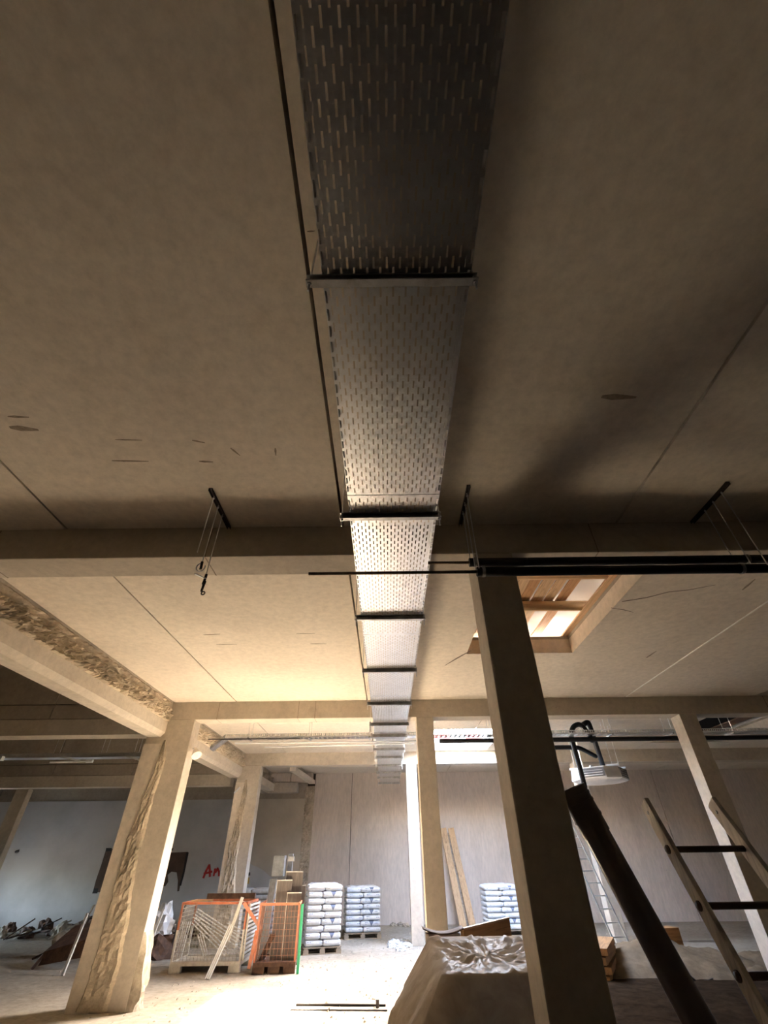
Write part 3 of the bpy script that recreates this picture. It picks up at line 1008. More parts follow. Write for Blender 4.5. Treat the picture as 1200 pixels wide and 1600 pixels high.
def octo(r, z, c=0.36):
    pts = []
    for sx, sy in ((1, 1), (-1, 1), (-1, -1), (1, -1)):
        a, b = (r, r * c), (r * c, r)
        pts += [(sx * a[0], sy * a[1], z), (sx * b[0], sy * b[1], z)] if sx * sy > 0 else [(sx * b[0], sy * b[1], z), (sx * a[0], sy * a[1], z)]
    return pts


g = G()
rings = [(0.12, 0.035), (0.38, 0.045), (0.58, 0.075), (0.66, 0.11), (0.66, 0.13), (0.62, 0.37), (0.60, 0.385), (0.10, 0.39)]
vs, fs = [], []
for r_, z in rings:
    vs += octo(r_, z, 0.55)
for i in range(len(rings) - 1):
    for k in range(8):
        fs.append((i * 8 + k, i * 8 + (k + 1) % 8, (i + 1) * 8 + (k + 1) % 8, (i + 1) * 8 + k))
fs += [tuple(reversed(range(8))), tuple(range((len(rings) - 1) * 8, len(rings) * 8))]
g.add(vs, fs).build('casing', M['white'], ht)
for q in range(4):
    a = q * PI / 2
    rot = Matrix.Rotation(a, 4, 'Z')
    lv = G().box(-0.34, -0.660, 0.148, 0.34, -0.600, 0.352).build('louvre_opening', M['grey'], ht)
    lv.rotation_euler = (0, 0, a)
    for k in range(3):
        s = G().prism([(-0.29, -0.685 + 0.01 * k, 0.170 + 0.06 * k), (0.29, -0.685 + 0.01 * k, 0.170 + 0.06 * k), (0.29, -0.640 + 0.01 * k, 0.205 + 0.06 * k), (-0.29, -0.640 + 0.01 * k, 0.205 + 0.06 * k)], (0, 0, 0.006)).build('louvre_blade', M['white'], lv)
for x, y in ((-0.5, -0.35), (0.5, -0.35), (-0.5, 0.35), (0.5, 0.35)):
    G().tube([(x, y, 0.38), (x, y, ZC - 3.52)], 0.007, 6).build('hanger_rod', M['galv'], ht)
    G().box(x - 0.16, y - 0.03, 0.386, x + 0.16, y + 0.03, 0.43).build('hanger_bracket', M['white'], ht)
for x, y in ((-0.1, -0.2), (0.25, 0.1)):
    G().tube([(x, y, 0.38), (x, y, 0.47)], 0.045, 10).build('pipe_socket', M['galv_dull'], ht)


def hose(pix, Y, r, label):
    P = [at(u, v, Y + dy) for u, v, dy in pix]
    pts = []
    for i in range(len(P) - 1):          # smooth the corners
        p0, p1, p2, p3 = P[max(i - 1, 0)], P[i], P[i + 1], P[min(i + 2, len(P) - 1)]
        for k in range(5):
            t = k / 5
            pts.append(0.5 * ((2 * p1) + (p2 - p0) * t + (2 * p0 - 5 * p1 + 4 * p2 - p3) * t * t + (3 * p1 - p0 - 3 * p2 + p3) * t ** 3))
    pts.append(P[-1])
    o = G().tube(pts, r, 12).build('black_hose', M['black'], smooth=True)
    tag(o, label, 'hose', 'black hoses at the heater')


hose([(914, 1231, .2), (905, 1196, .1), (894, 1157, 0), (893, 1146, 0), (896, 1136, 0), (904, 1132, 0), (911, 1136, 0), (922, 1151, -.2), (925, 1157, -.32)], 12.85, 0.062, 'black hose arching over the cross tray and hanging down before the heater')
hose([(909, 1134, -.05), (917, 1129, 0), (921, 1133, 0), (929, 1157, .2), (943, 1199, .9)], 13.1, 0.066, 'black hose bent over at the top and running down onto the heater')
hose([(862, 1168, 0), (895, 1168, 0), (908, 1170, 0), (931, 1182, .3)], 13.3, 0.055, 'short black hose end hanging below the cross tray left of the heater')

# ================================================================== THINGS STANDING IN THE HALL
# ------------------------------------------------------------------ brown plastic pipe leaning by the nearest column
bp = thing('plastic_pipe', 'thick dark brown plastic pipe leaning beside the nearest column', 'pipe')
pa, pb = Vector((2.39, 4.22, 0.02)), Vector((1.487, 4.17, 2.47))
d_ = (pb - pa).normalized()
G().pipe_wall(pa, pb - d_ * 0.30, 0.100, 0.094, 36).build('pipe_barrel', M['pvc'], bp, smooth=False)
G().pipe_wall(pb - d_ * 0.32, pb, 0.108, 0.101, 36).build('socket_end', M['pvc'], bp)
for k in (0.05, 0.10, 0.20):
    G().pipe_wall(pb - d_ * (k + 0.02), pb - d_ * k, 0.114, 0.106, 36).build('socket_ring', M['pvc'], bp)
for ch in bp.children:
    for p in ch.data.polygons:
        p.use_smooth = len(p.vertices) == 4
    ch.data.set_sharp_from_angle(angle=math.radians(40))

# ------------------------------------------------------------------ wooden ladder at the right
ld = thing('wooden_ladder', 'weathered wooden ladder standing upright at the lower right', 'ladder')


def lad(x, s):      # s = height along the ladder
    return Vector((x, 2.73 + 0.565 * s, s))


for xb, xt in ((1.985, 1.985), (2.62, 2.50)):
    G().bar(lad(xb, 0), lad(xt, 2.36), 0.035, 0.11, up=(0, 1, 0)).build('rail', M['ladder'], ld, bevel=0.006)
s = 0.36
while s < 2.2:
    k = s / 2.36
    xr = 2.62 - 0.12 * k
    r = G().tube([lad(1.95, s), lad(xr + 0.03, s)], 0.019, 10).build('rung', M['rung'], ld, smooth=True)
    G().box(1.966, lad(0, s).y - 0.05, s - 0.022, 1.9675, lad(0, s).y + 0.02, s + 0.022)
    for x in (1.964, xr + 0.020):
        G().tube([lad(x - 0.006, s), lad(x + 0.006, s)], 0.027, 12).build('rung_socket', M['rung'], r)
    s += 0.285
for x in (1.985, 2.50):
    G().tube([lad(x - 0.022, 2.29), lad(x + 0.022, 2.29)], 0.012, 8).build('bolt', M['galv_dull'], ld)

# ------------------------------------------------------------------ aluminium ladder at the far column
al = thing('aluminium_ladder', 'thin aluminium ladder leaning on the far column behind the heater', 'ladder')
A0, A1 = Vector((6.05, 16.3, 0.0)), Vector((5.68, 17.3, 2.75))
for dx in (0.0, 0.38):
    G().bar(A0 + Vector((dx, 0, 0)), A1 + Vector((dx, 0.35, 0)), 0.03, 0.06, up=(0, 1, 0)).build('rail', M['alu'], al)
for k in range(1, 10):
    p = A0.lerp(A1 + Vector((0, 0.35, 0)), k / 10)
    G().tube([p, p + Vector((0.38, 0, 0))], 0.014, 8).build('rung', M['alu'], al)

# ------------------------------------------------------------------ pallets
def deck_pallet(name, label, loc, rz, w=1.2, d=0.8, group='wooden pallets', mat='pallet'):
    t = thing(name, label, 'pallet', loc, rz, group)
    nb = 5
    bw = 0.12
    me = G().box(-w / 2, -bw / 2, 0.122, w / 2, bw / 2, 0.144).data('deck_board', M[mat])
    for k in range(nb):
        o = link('deck_board', me, t)
        o.location.y = -d / 2 + bw / 2 + k * (d - bw) / (nb - 1)
    me2 = G().box(-0.05, -d / 2, 0.10, 0.05, d / 2, 0.1215).data('stringer_board', M[mat])
    me3 = G().box(-0.07, -0.05, 0.022, 0.07, 0.05, 0.0995).data('block', M[mat])
    me4 = G().box(-w / 2, -0.05, 0, w / 2, 0.05, 0.0215).data('skid', M[mat])
    for x in (-w / 2 + 0.07, 0, w / 2 - 0.07):
        link('stringer_board', me2, t).location.x = x
        for y in (-d / 2 + 0.05, 0, d / 2 - 0.05):
            o = link('block', me3, t)
            o.location = (x, y, 0)
    for y in (-d / 2 + 0.05, 0, d / 2 - 0.05):
        link('skid', me4, t).location.y = y
    return t


# pillow-shaped sacks: three lengths
def sack_mesh(l, w, h, mat, name):
    g = G()
    nx, ny = 10, 6

    def prof(a, b, s):
        x, y = (a - 0.5) * 2, (b - 0.5) * 2
        e = max(0.0, (1 - abs(x) ** 10)) ** 0.5 * max(0.0, (1 - abs(y) ** 8)) ** 0.5
        kx = 1 - 0.03 * (1 - e)
        wob = 0.04 * noise.noise(Vector((x * 2.3, y * 2.9, 1.7 + s)))
        return (x * l / 2 * kx, y * w / 2, s * (h / 2) * (0.62 + 0.38 * e) * (1 + wob))
    g.grid(nx, ny, lambda a, b: prof(a, b, 1))
    g.grid(nx, ny, lambda a, b: prof(a, b, -1))
    me = g.data(name, M[mat], smooth=False, merge=False)
    bm = bmesh.new()
    bm.from_mesh(me)
    # close the rim between the two faces
    bmesh.ops.holes_fill(bm, edges=[e for e in bm.edges if e.is_boundary])
    top = [v for v in bm.verts]
    bm.to_mesh(me)
    bm.free()
    n1 = (nx + 1) * (ny + 1)
    vs = [tuple(v.co) for v in me.vertices]
    fs = []
    wd = nx + 1
    for j in range(ny):
        for i in range(nx):
            a = j * wd + i
            fs.append((a, a + 1, a + wd + 1, a + wd))
            fs.append((n1 + a, n1 + a + wd, n1 + a + wd + 1, n1 + a + 1))
    rim = [i for i in range(nx)] + [nx + j * wd for j in range(ny)] + [ny * wd + i for i in range(nx, 0, -1)] + [j * wd for j in range(ny, 0, -1)]
    for q in range(len(rim)):
        a, b = rim[q], rim[(q + 1) % len(rim)]
        fs.append((b, a, n1 + a, n1 + b))
    m2 = bpy.data.meshes.new(name)
    m2.from_pydata(vs, [], fs)
    for p in m2.polygons:
        p.use_smooth = True
    m2.materials.append(M[mat])
    return m2


def sack_stack(loc, rz, layers, where, w=1.16, d=0.82, h=0.138, mats=('sack', 'sack_logo'), hood=True, tint=''):
    deck_pallet('pallet', 'wooden pallet under ' + where, (*loc, 0), rz, w + 0.04, d + 0.02)
    lw = w * 0.5
    dd = d / 2
    pl = sack_mesh(lw - 0.004, dd - 0.004, h + 0.004, mats[0], 'cement_sack')
    pg = sack_mesh(lw - 0.004, dd - 0.004, h + 0.004, mats[1], 'cement_sack')
    lgA, lgB = sack_mesh(w * 0.58 - .004, dd - .004, h + .004, mats[1], 'cement_sack'), sack_mesh(w * 0.42 - .004, dd - .004, h + .004, mats[0], 'cement_sack')
    rot = Matrix.Rotation(rz, 4, 'Z')
    for k in range(layers):
        z = 0.146 + h * (k + 0.5)
        name_l = ['bottom', 'second', 'third', 'fourth', 'fifth', 'sixth', 'seventh', 'eighth', 'ninth'][k] if k < layers - 1 else 'top'
        row = [(-w / 4, pl), (w / 4, pl)] if k % 2 == 0 else [(-w / 2 + w * 0.21, lgB), (w / 2 - w * 0.29, lgA)]
        for y in (-dd / 2, dd / 2):
            for x, me in row:
                o = link('cement_sack', me)
                p = rot @ Vector((x + random.uniform(-.006, .006), y + random.uniform(-.012, .012), 0))
                o.location = (loc[0] + p.x, loc[1] + p.y, z)
                o.rotation_euler = (0, 0, rz + random.uniform(-.015, .015) + (PI if y > 0 else 0))
                tag(o, '%s cement sack, %s %s, %s layer of %s' % (tint or 'white', 'front' if y < 0 else 'rear', 'left' if x < 0 else 'right', name_l, where), 'sack', where)
    if hood:
        g = G()

        def fn(a, b):
            x, y = (a - 0.5) * 2, (b - 0.5) * 2
            m = max(abs(x), abs(y))
            z = 0.02 if m < 0.8 else 0.02 - (m - 0.8) * 0.45
            s = 1.0 + (0.012 if m >= 0.8 else 0)
            return (x * w / 2 * s, y * d / 2 * s, 0.146 + h * layers + z + random.uniform(-.008, .012))
        o = g.grid(14, 10, fn).build('plastic_hood', M['polythene'], smooth=False)
        sm = o.modifiers.new('thickness', 'SOLIDIFY')
        sm.thickness = 0.004
        sm.offset = 1
        o.location = (*loc, 0)
        o.rotation_euler = (0, 0, rz)
        tag(o, 'crinkled clear plastic over the top of ' + where, 'plastic sheet', 'plastic tops')


sack_stack((-1.90, 16.92), math.radians(13), 9, 'the stack beside the green strip', w=0.98, d=0.82, h=0.142)
sack_stack((-0.92, 19.70), math.radians(9), 8, 'the stack nearest the far wall', w=1.14, d=1.0)
sack_stack((3.78, 19.9), math.radians(3), 8, 'the stack behind the nearest column', w=1.16, d=0.9)
sack_stack((-4.45, 19.4), math.radians(4), 8, 'the dull stack behind the cages', w=1.5, d=0.9, mats=('sack_grey', 'sack_grey'), hood=False, tint='dusty grey')

# ------------------------------------------------------------------ wire cages
def wire_panel(w, z0, z1, px, pz, r, mat, name, parent, skip=None):
    g = G()
    n = int(w / px)
    for k in range(n + 1):
        x = -w / 2 + w * k / n
        g.bar((x, 0, z0), (x, 0, z1), r, r)
    m = int((z1 - z0) / pz)
    for k in range(m + 1):
        z = z0 + (z1 - z0) * k / m
        g.bar((-w / 2, 0.004, z), (w / 2, 0.004, z), r, r)
    return g.build(name, M[mat], parent)


def cage(label, loc, rz, w, d, h, post, wire, base, px, pz, lower=None):
    t = thing('wire_cage', label, 'cage', loc, rz, 'wire mesh cages')
    b = G()
    b.box(-w / 2, -d / 2, 0.12, w / 2, -d / 2 + 0.06, 0.19).box(-w / 2, d / 2 - 0.06, 0.12, w / 2, d / 2, 0.19)
    b.box(-w / 2, -d / 2 + .06, 0.12, -w / 2 + 0.06, d / 2 - .06, 0.19).box(w / 2 - 0.06, -d / 2 + .06, 0.12, w / 2, d / 2 - .06, 0.19)
    b.build('base_frame', M[base], t)
    G().box(-w / 2 + .06, -d / 2 + .06, 0.15, w / 2 - .06, d / 2 - .06, 0.165).build('base_plate', M[base], t)
    fm = G().box(-0.13, -0.06, 0, 0.13, 0.06, 0.1195).data('foot', M[base])
    for x in (-w / 2 + 0.13, 0, w / 2 - 0.13):
        if x == 0 and w > 1.3:
            continue
        for y in (-d / 2 + 0.06, d / 2 - 0.06):
            o = link('foot', fm, t)
            o.location = (x, y, 0)
    for x in (-w / 2 + 0.02, w / 2 - 0.02):
        for y in (-d / 2 + 0.02, d / 2 - 0.02):
            o = G().box(-0.02, -0.02, 0.19 if not lower else 0.72, 0.02, 0.02, h).build('corner_post', M[post], t)
            o.location = (x, y, 0)
            if lower:
                o = G().box(-0.0205, -0.0205, 0.19, 0.0205, 0.0205, 0.7195).build('lower_post', M[lower], t)
                o.location = (x, y, 0)
    for y in (-d / 2 + 0.02, d / 2 - 0.02):
        o = G().box(-w / 2, -0.018, h - 0.0, w / 2, 0.018, h + 0.045).build('top_rim', M[post], t)
        o.location.y = y
    for x in (-w / 2 + 0.02, w / 2 - 0.02):
        o = G().box(-0.018, -d / 2 + .04, h, 0.018, d / 2 - .04, h + 0.045).build('top_rim', M[post], t)
        o.location.x = x
    for y in (-d / 2 + 0.02, d / 2 - 0.02):
        wire_panel(w - 0.06, 0.19, h, px, pz, 0.0065, wire, 'wire_panel', t).location.y = y
    for x in (-w / 2 + 0.02, w / 2 - 0.02):
        o = wire_panel(d - 0.06, 0.19, h, px, pz, 0.008, wire, 'wire_panel', t)
        o.location.x = x
        o.rotation_euler = (0, 0, PI / 2)
    return t


cage('low wide wire cage with an orange rim, full of white metal grilles', (-4.22, 14.72, 0), math.radians(-1), 1.62, 1.0, 1.17, 'orange', 'wire', 'whitemetal', 0.08, 0.075, lower='whitemetal')
cage('narrow rusty orange wire cage holding metal ducts and brown boards', (-2.66, 14.62, 0), math.radians(5), 0.95, 1.15, 1.15, 'orange', 'redwire', 'rust', 0.075, 0.10)


def slat_bundle(u0, v0, u1, v1, Y, n, step, label, r=0.02):
    """White metal grille of n parallel slats with two cross pieces."""
    p, q = at(u0, v0, Y), at(u1, v1, Y + 0.12)
    d = (q - p).normalized()
    nrm = Vector((d.z, 0, -d.x)) if d.x > 0 else Vector((-d.z, 0, d.x))
    nrm = nrm.normalized() * step
    t = thing('metal_grille', label, 'grille', p, 0, 'loose metal grilles')
    for k in range(n):
        G().bar(nrm * k * -1, (q - p) - nrm * k, r, r).build('slat', M['white'], t)
    for f in (0.12, 0.85):
        G().bar((q - p) * f + Vector((0, 0.02, 0)), (q - p) * f - nrm * (n - 1) + Vector((0, 0.02, 0)), r, r).build('cross_piece', M['whitemetal'], t)
    return t


slat_bundle(302, 1433, 378, 1484, 14.42, 4, 0.055, 'long slatted white grille slanting down to the right inside the wide cage')
slat_bundle(300, 1442, 352, 1494, 14.55, 3, 0.06, 'second slatted white grille just below the long one in the wide cage')
slat_bundle(352, 1447, 386, 1463, 14.60, 2, 0.06, 'short white grille poking out at the right of the wide cage')
slat_bundle(309, 1460, 320, 1503, 14.45, 3, 0.05, 'upright narrow white grille standing low in the wide cage')
slat_bundle(282, 1500, 298, 1440, 14.70, 5, 0.05, 'slatted white grille standing at the left end of the wide cage')
# sloping rack closing the right end of the wide cage
gr = thing('grille_rack', 'white slatted rack closing the right end of the wide cage', 'grille', (-3.375, 14.24, 0.20), 0, 'loose metal grilles')
for y in (0.0, 1.0):
    G().bar((0, y, 0), (0, y, 0.98), 0.03, 0.03).build('upright', M['whitemetal'], gr)
sm_ = G().bar((0, 0.02, 0), (0, 0.98, 0), 0.02, 0.035).data('slat', M['white'])
for k in range(13):
    link('slat', sm_, gr).location.z = 0.04 + k * 0.075
# tall white channel leaning in front of the wide cage
wc = thing('metal_channel', 'long white metal channel leaning against the front of the wide cage', 'channel')
G().bar((-3.93, 13.60, 0.012), (-3.72, 14.10, 0.80), 0.10, 0.03, up=(0, 1, 0)).build('lower_profile', M['whitemetal'], wc)
for dx in (-0.045, 0.0, 0.045):
    G().bar((-3.93 + dx, 13.575, 0.012), (-3.72 + dx, 14.072, 0.80), 0.012, 0.03, up=(0, 1, 0)).build('rib', M['white'], wc)
G().bar((-3.75, 14.06, 0.55), (-3.57, 14.17, 1.30), 0.07, 0.025, up=(0, 1, 0)).build('upper_profile', M['whitemetal'], wc)
o = G().bar((-3.5, 14.1, 1.2), (-3.05, 14.25, 0.72), 0.05, 0.07).build('orange_bar', M['orange'])
tag(o, 'orange steel bar sloping between the two wire cages', 'bar', 'orange bars')
o = G().bar((-3.08, 14.02, 0.72), (-3.15, 13.98, 0.10), 0.07, 0.06).build('orange_bar', M['orange'])
tag(o, 'orange steel bar standing at the corner of the narrow cage', 'bar', 'orange bars')
o = G().bar((-3.0, 14.5, 0.17), (-2.76, 14.35, 0.62), 0.16, 0.03).build('dark_board', M['rust'])
tag(o, 'short dark board propped inside the narrow cage', 'board')
# ducts and boards standing in the narrow cage
dt = thing('metal_duct', 'tall zinc duct with a square top rising from the narrow cage', 'duct', (-2.98, 14.55, 0.17))
G().prism([(-.11, -.02, 0), (.04, -.02, 0), (.04, .10, 0), (-.11, .10, 0)], (0.06, 0.1, 1.45)).build('duct_shaft', M['zinc'], dt)
G().box(-0.03, 0.05, 1.50, 0.26, 0.34, 1.92).build('duct_head', M['zinc'], dt)
G().bar((-0.12, -0.03, 0.0), (-0.06, 0.07, 1.45), 0.012, 0.02).build('folded_seam', M['galv'], dt)
dt2 = thing('metal_duct', 'narrow light zinc duct behind the square-topped duct', 'duct', (-2.62, 14.85, 0.17))
G().prism([(-.05, 0, 0), (.07, 0, 0), (.07, .09, 0), (-.05, .09, 0)], (0, 0.0, 1.96)).build('duct_shaft', M['zinc'], dt2)
G().box(-.07, -.02, 1.80, .10, .11, 1.90).build('duct_collar', M['galv_dull'], dt2)
BD = [(-2.62, 14.46, 0.36, 1.42, 'tallest brown fibre board standing in the narrow cage'),
      (-2.42, 14.66, 0.42, 1.58, 'brown fibre board at the back of the narrow cage'),
      (-2.34, 14.40, 0.34, 1.18, 'shorter brown fibre board at the front of the narrow cage'),
      (-2.25, 14.86, 0.20, 1.30, 'narrow brown fibre board at the right of the narrow cage')]
for x, y, w, h, t in BD:
    b_ = thing('fibre_board', t, 'board', (x, y, 0.17), 0.05, 'brown fibre boards')
    b_.rotation_euler = (0.04, 0, 0.05)
    G().box(-w / 2, 0, 0, w / 2, 0.02, h).build('board_face', M['fibre'], b_)
    G().box(-w / 2, -0.002, h, w / 2, 0.022, h + 0.018).box(-w / 2 - .012, -.002, 0, -w / 2, .022, h + 0.018).build('light_edge', M['whitemetal'], b_)
o = G().bar((-2.06, 14.02, 0.005), (-2.10, 14.20, 1.16), 0.055, 0.04, up=(0, 1, 0)).build('green_strip', M['green'])
tag(o, 'bright green plastic strip standing beside the narrow cage', 'strip')
o = G().bar((-4.85, 14.3, 1.235), (-4.35, 14.42, 1.235), 0.09, 0.035).build('wood_offcut', M['pine_x'])
tag(o, 'pale wood offcut lying on the rim of the wide cage', 'offcut')
o = G().box(-4.75, 15.35, 1.19, -3.5, 15.45, 1.30).build('steel_plate', M['rust'])
o.location = (0, -0.2, 0.027)
tag(o, 'dark steel plate along the back rim of the wide cage', 'plate')

# ------------------------------------------------------------------ timber planks standing at the far wall
for i, (xb, xt, yb, h, t) in enumerate(((2.66, 2.30, 21.6, 2.95, 'standing pine plank at the far wall, darker one beside the middle column'),
                                         (3.02, 2.62, 21.7, 2.95, 'standing pine plank at the far wall, brighter one further right'),
                                         (2.95, 2.52, 21.9, 2.80, 'grey-edged plank standing behind the two pine planks'))):
    o = G().bar((xb, yb, 0.01), (xt, 22.55 + 0.04 * i, h), 0.24, 0.05, up=(0, 1, 0)).build('timber_plank', M['pine_z'] if i < 2 else M['pallet'])
    tag(o, t, 'plank', 'planks at the far wall')

# ------------------------------------------------------------------ load under a plastic sheet, behind the nearest column
wl_ = thing('wrapped_load', 'pallet load covered with a crumpled plastic sheet behind the nearest column', 'covered load', (0.98, 6.28, 0))
LX, LY, LZ = 0.50, 0.74, 1.19
for z, mat in ((0.15, 'grey'), (0.68, 'grey')):
    G().box(-LX, -LY, z, LX, LY, z + 0.52).build('crate', M[mat], wl_, bevel=0.015)
G().box(-LX, -LY, 0.11, LX, LY, 0.145).build('pallet_deck', M['pallet'], wl_)
for x in (-LX + .08, 0, LX - .08):
    G().box(x - .06, -LY, 0, x + .06, LY, 0.109).build('pallet_runner', M['pallet'], wl_)
g = G()
NS, NR = 120, 34


def peri(s):
    # rounded rectangle, s in 0..1, starting at the front left corner and running to the right
    L = [2 * LX, 2 * LY, 2 * LX, 2 * LY]
    q = s * sum(L)
    cs = [(-LX, -LY), (LX, -LY), (LX, LY), (-LX, LY)]
    k = 0
    while q > L[k] and k < 3:
        q -= L[k]
        k += 1
    a, b = Vector(cs[k]), Vector(cs[(k + 1) % 4])
    return a.lerp(b, q / L[k]) * 1.02


def drape(a, b):
    p = peri(a % 1.0)
    if b < 0.35:                       # the top
        t = b / 0.35
        q = p * t
        z = LZ + 0.03 + 0.10 * abs(noise.noise(Vector((q.x * 4, q.y * 4, 1)))) * (1.2 - t) + 0.06 * abs(noise.noise(Vector((q.x * 13, q.y * 13, 4))))
        return (q.x, q.y, z + 0.11 * max(0, q.y) * t)
    t = (b - 0.35) / 0.65              # the sides
    left = max(0.0, -p.x / LX) ** 3
    fold = noise.noise(Vector((p.x * 4.5, p.y * 4.5, 0.8 * t)))
    out = 0.015 + t * 0.10 + left * (0.38 * min(1, t * 3.0) + 0.05 * t) + 0.07 * fold * min(1, t * 3) * (0.3 + left)
    n = Vector((p.x / LX ** 1.0, p.y / LY)).normalized()
    if p.y < 0 and left < 0.9:
        n = Vector((n.x * 0.4, n.y)).normalized()
    z = (LZ + 0.03) * (1 - t) + 0.012
    z += 0.11 * max(0, p.y) * (1 - t)
    return (p.x + n.x * out, p.y + n.y * out, z)


vs = [drape(i / NS, j / NR) for j in range(NR + 1) for i in range(NS)]
fs = [(j * NS + i, j * NS + (i + 1) % NS, (j + 1) * NS + (i + 1) % NS, (j + 1) * NS + i) for j in range(1, NR) for i in range(NS)]
g.add(vs, fs)
c0 = len(g.v)
g.v.append((0, 0, LZ + 0.05))
for i in range(NS):
    g.f.append((c0, NS + i, NS + (i + 1) % NS))
sh = g.build('plastic_sheet', M['sheet'], wl_, smooth=True)
sm = sh.modifiers.new('thickness', 'SOLIDIFY')
sm.thickness = 0.003
sm.offset = 1

# pallets stacked behind it, with timber on top
for k in range(7):
    deck_pallet('pallet', 'wooden pallet in the stack behind the plastic-covered load, %s from the floor' % ordn[k], (1.15, 7.85 + 0.01 * (k % 3), 0.1445 * k), 0.02 * ((k % 3) - 1), 1.15, 1.25, 'stacked empty pallets')
ZT = 0.1445 * 7 + 0.002
fb = thing('formwork_board', 'large brown formwork board standing on edge beside the nearest column', 'board', (0.99, 8.05, ZT), math.radians(55), 'formwork timber')
G().box(0, 0, 0.05, 1.55, 0.05, 0.25).build('board_face', M['form_x'], fb, bevel=0.004)
G().box(0, -0.002, 0.251, 1.55, 0.055, 0.27).build('pale_top_edge', M['pine_x'], fb)
G().box(0, -0.03, 0, 1.55, 0.08, 0.049).build('foot_batten', M['form_x'], fb)
for i, (a, b, t) in enumerate((((0.85, 7.52, 0.03), (1.72, 7.42, 0.03), 'pale timber batten lying nearest on the stacked pallets'),
                               ((0.95, 7.66, 0.03), (1.72, 7.58, 0.03), 'pale timber batten lying second on the stacked pallets'),
                               ((1.15, 7.80, 0.03), (1.72, 7.72, 0.03), 'short pale batten lying under the formwork board'))):
    o = G().bar((a[0], a[1], ZT + a[2]), (b[0], b[1], ZT + b[2]), 0.055, 0.055).build('timber_batten', M['pine_x'])
    tag(o, t, 'batten', 'pale battens')
o = G().pipe_wall((1.30, 7.86, ZT + 0.055), (1.72, 7.95, ZT + 0.055), 0.053, 0.044, 16).build('grey_pipe_offcut', M['polythene'])
tag(o, 'pale plastic pipe offcut lying beside the formwork board', 'pipe')
o = G().box(-0.20, -0.11, 0, 0.20, 0.11, 0.285).build('concrete_block', M['old'], bevel=0.015)
o.location = (0.66, 7.50, ZT)
o.rotation_euler = (0, 0, 0.15)
tag(o, 'grey concrete block lying at the corner of the stacked pallets', 'block')
g = G().grid(12, 3, lambda a, b: (-0.25 + 0.5 * a, -0.16 + 0.32 * b, 0.05 * (2 * a - 1) ** 2))
o = g.build('curved_sheet', M['rust'], smooth=True)
sm = o.modifiers.new('thickness', 'SOLIDIFY')
sm.thickness = 0.006
sm.offset = 1
o.location = (0.66, 7.50, ZT + 0.288)
tag(o, 'curved dark metal sheet resting on the grey concrete block', 'sheet')

# ------------------------------------------------------------------ timber and sand on the right-hand floor
for k in range(4):
    o = G().box(-0.9, -0.30, 0, 0.9, 0.30, 0.11).build('formwork_slab', M['form_x'], bevel=0.004)
    o.location = (4.55 + 0.04 * (k % 2), 13.6, 0.001 + 0.135 * k)
    o.rotation_euler = (0, 0, math.radians(62 + 2 * (k % 2)))
    tag(o, 'brown formwork slab in the low stack by the far ladder, %s from the floor' % ordn[k], 'panel', 'stacked formwork panels')
    if k < 3:
        for s_ in (-0.6, 0.6):
            q = G().box(-0.03, -0.28, 0, 0.03, 0.28, 0.022).build('spacer_batten', M['pine_x'])
            q.location = (4.55 + s_ * math.cos(math.radians(62)), 13.6 + s_ * math.sin(math.radians(62)), 0.1125 + 0.135 * k)
            q.rotation_euler = (0, 0, math.radians(62))
            tag(q, 'thin batten at the %s end between the %s and next brown formwork slabs' % ('near' if s_ < 0 else 'far', ordn[k]), 'batten', 'spacer battens')
o = G().box(-0.30, -0.2, 0, 0.30, 0.2, 0.50).build('timber_block', M['form_x'], bevel=0.01)
o.location = (7.32, 16.1, 0.0)
o.rotation_euler = (0, 0, 0.25)
tag(o, 'tilted brown timber block on the sandy floor right of the brown pipe', 'block')


def heap(cx, cy, rx, ry, h, label, name='sand_heap', mat='sand'):
    def fn(a, b):
        x, y = (a - 0.5) * 2, (b - 0.5) * 2
        r = math.sqrt(x * x + y * y)
        z = h * max(0.0, 1 - r * (0.95 + 0.45 * noise.noise(Vector((x * 2, y * 2, cx))))) ** 1.1
        z += (0.16 * h * noise.noise(Vector((x * 7, y * 7, cy))) + 0.08 * h * noise.noise(Vector((x * 19, y * 19, cy)))) * min(1, max(0, z * 8 / h))
        return (x * rx, y * ry, max(z, -0.01))
    o = G().grid(40, 40, fn).build(name, M[mat], smooth=True)
    o.location = (cx, cy, 0.0)
    tag(o, label, 'heap', kind='stuff')


heap(6.2, 14.4, 2.2, 2.0, 0.50, 'low heap of sand on the floor beside the timber block')
heap(8.6, 14.6, 1.6, 1.2, 0.22, 'smaller spread of sand at the foot of the bright-sided column')
o = G().tube([(6.15, 12.75, 0.01), (6.4, 12.8, 0.02), (6.75, 13.0, 0.05)][::-1] + [(5.95, 12.8, 0.18), (5.88, 12.85, 0.42), (5.95, 12.9, 0.52)], 0.022, 8).build('bent_rebar', M['darkmetal'])
tag(o, 'bent dark steel rod rising hook-like from the sand', 'rod')

# ------------------------------------------------------------------ bits on the open floor
for i, (a, b, t) in enumerate((((-1.66, 11.40, 0.016), (-0.08, 11.28, 0.016), 'long dark steel rod lying on the sunlit floor, farther of two'),
                               ((-1.70, 11.08, 0.012), (-0.05, 10.98, 0.012), 'long thin steel rod lying on the sunlit floor, nearer of two'))):
    o = G().tube([a, b], 0.016 - 0.006 * i, 8).build('steel_rod', M['darkmetal'])
    tag(o, t, 'rod', 'rods on the floor')
o = G().tube([(-0.22, 11.20, 0.0), (-0.22, 11.20, 0.10)], 0.03, 10).build('rod_clamp', M['darkmetal'])
tag(o, 'small dark clamp standing at the end of the floor rods', 'clamp')


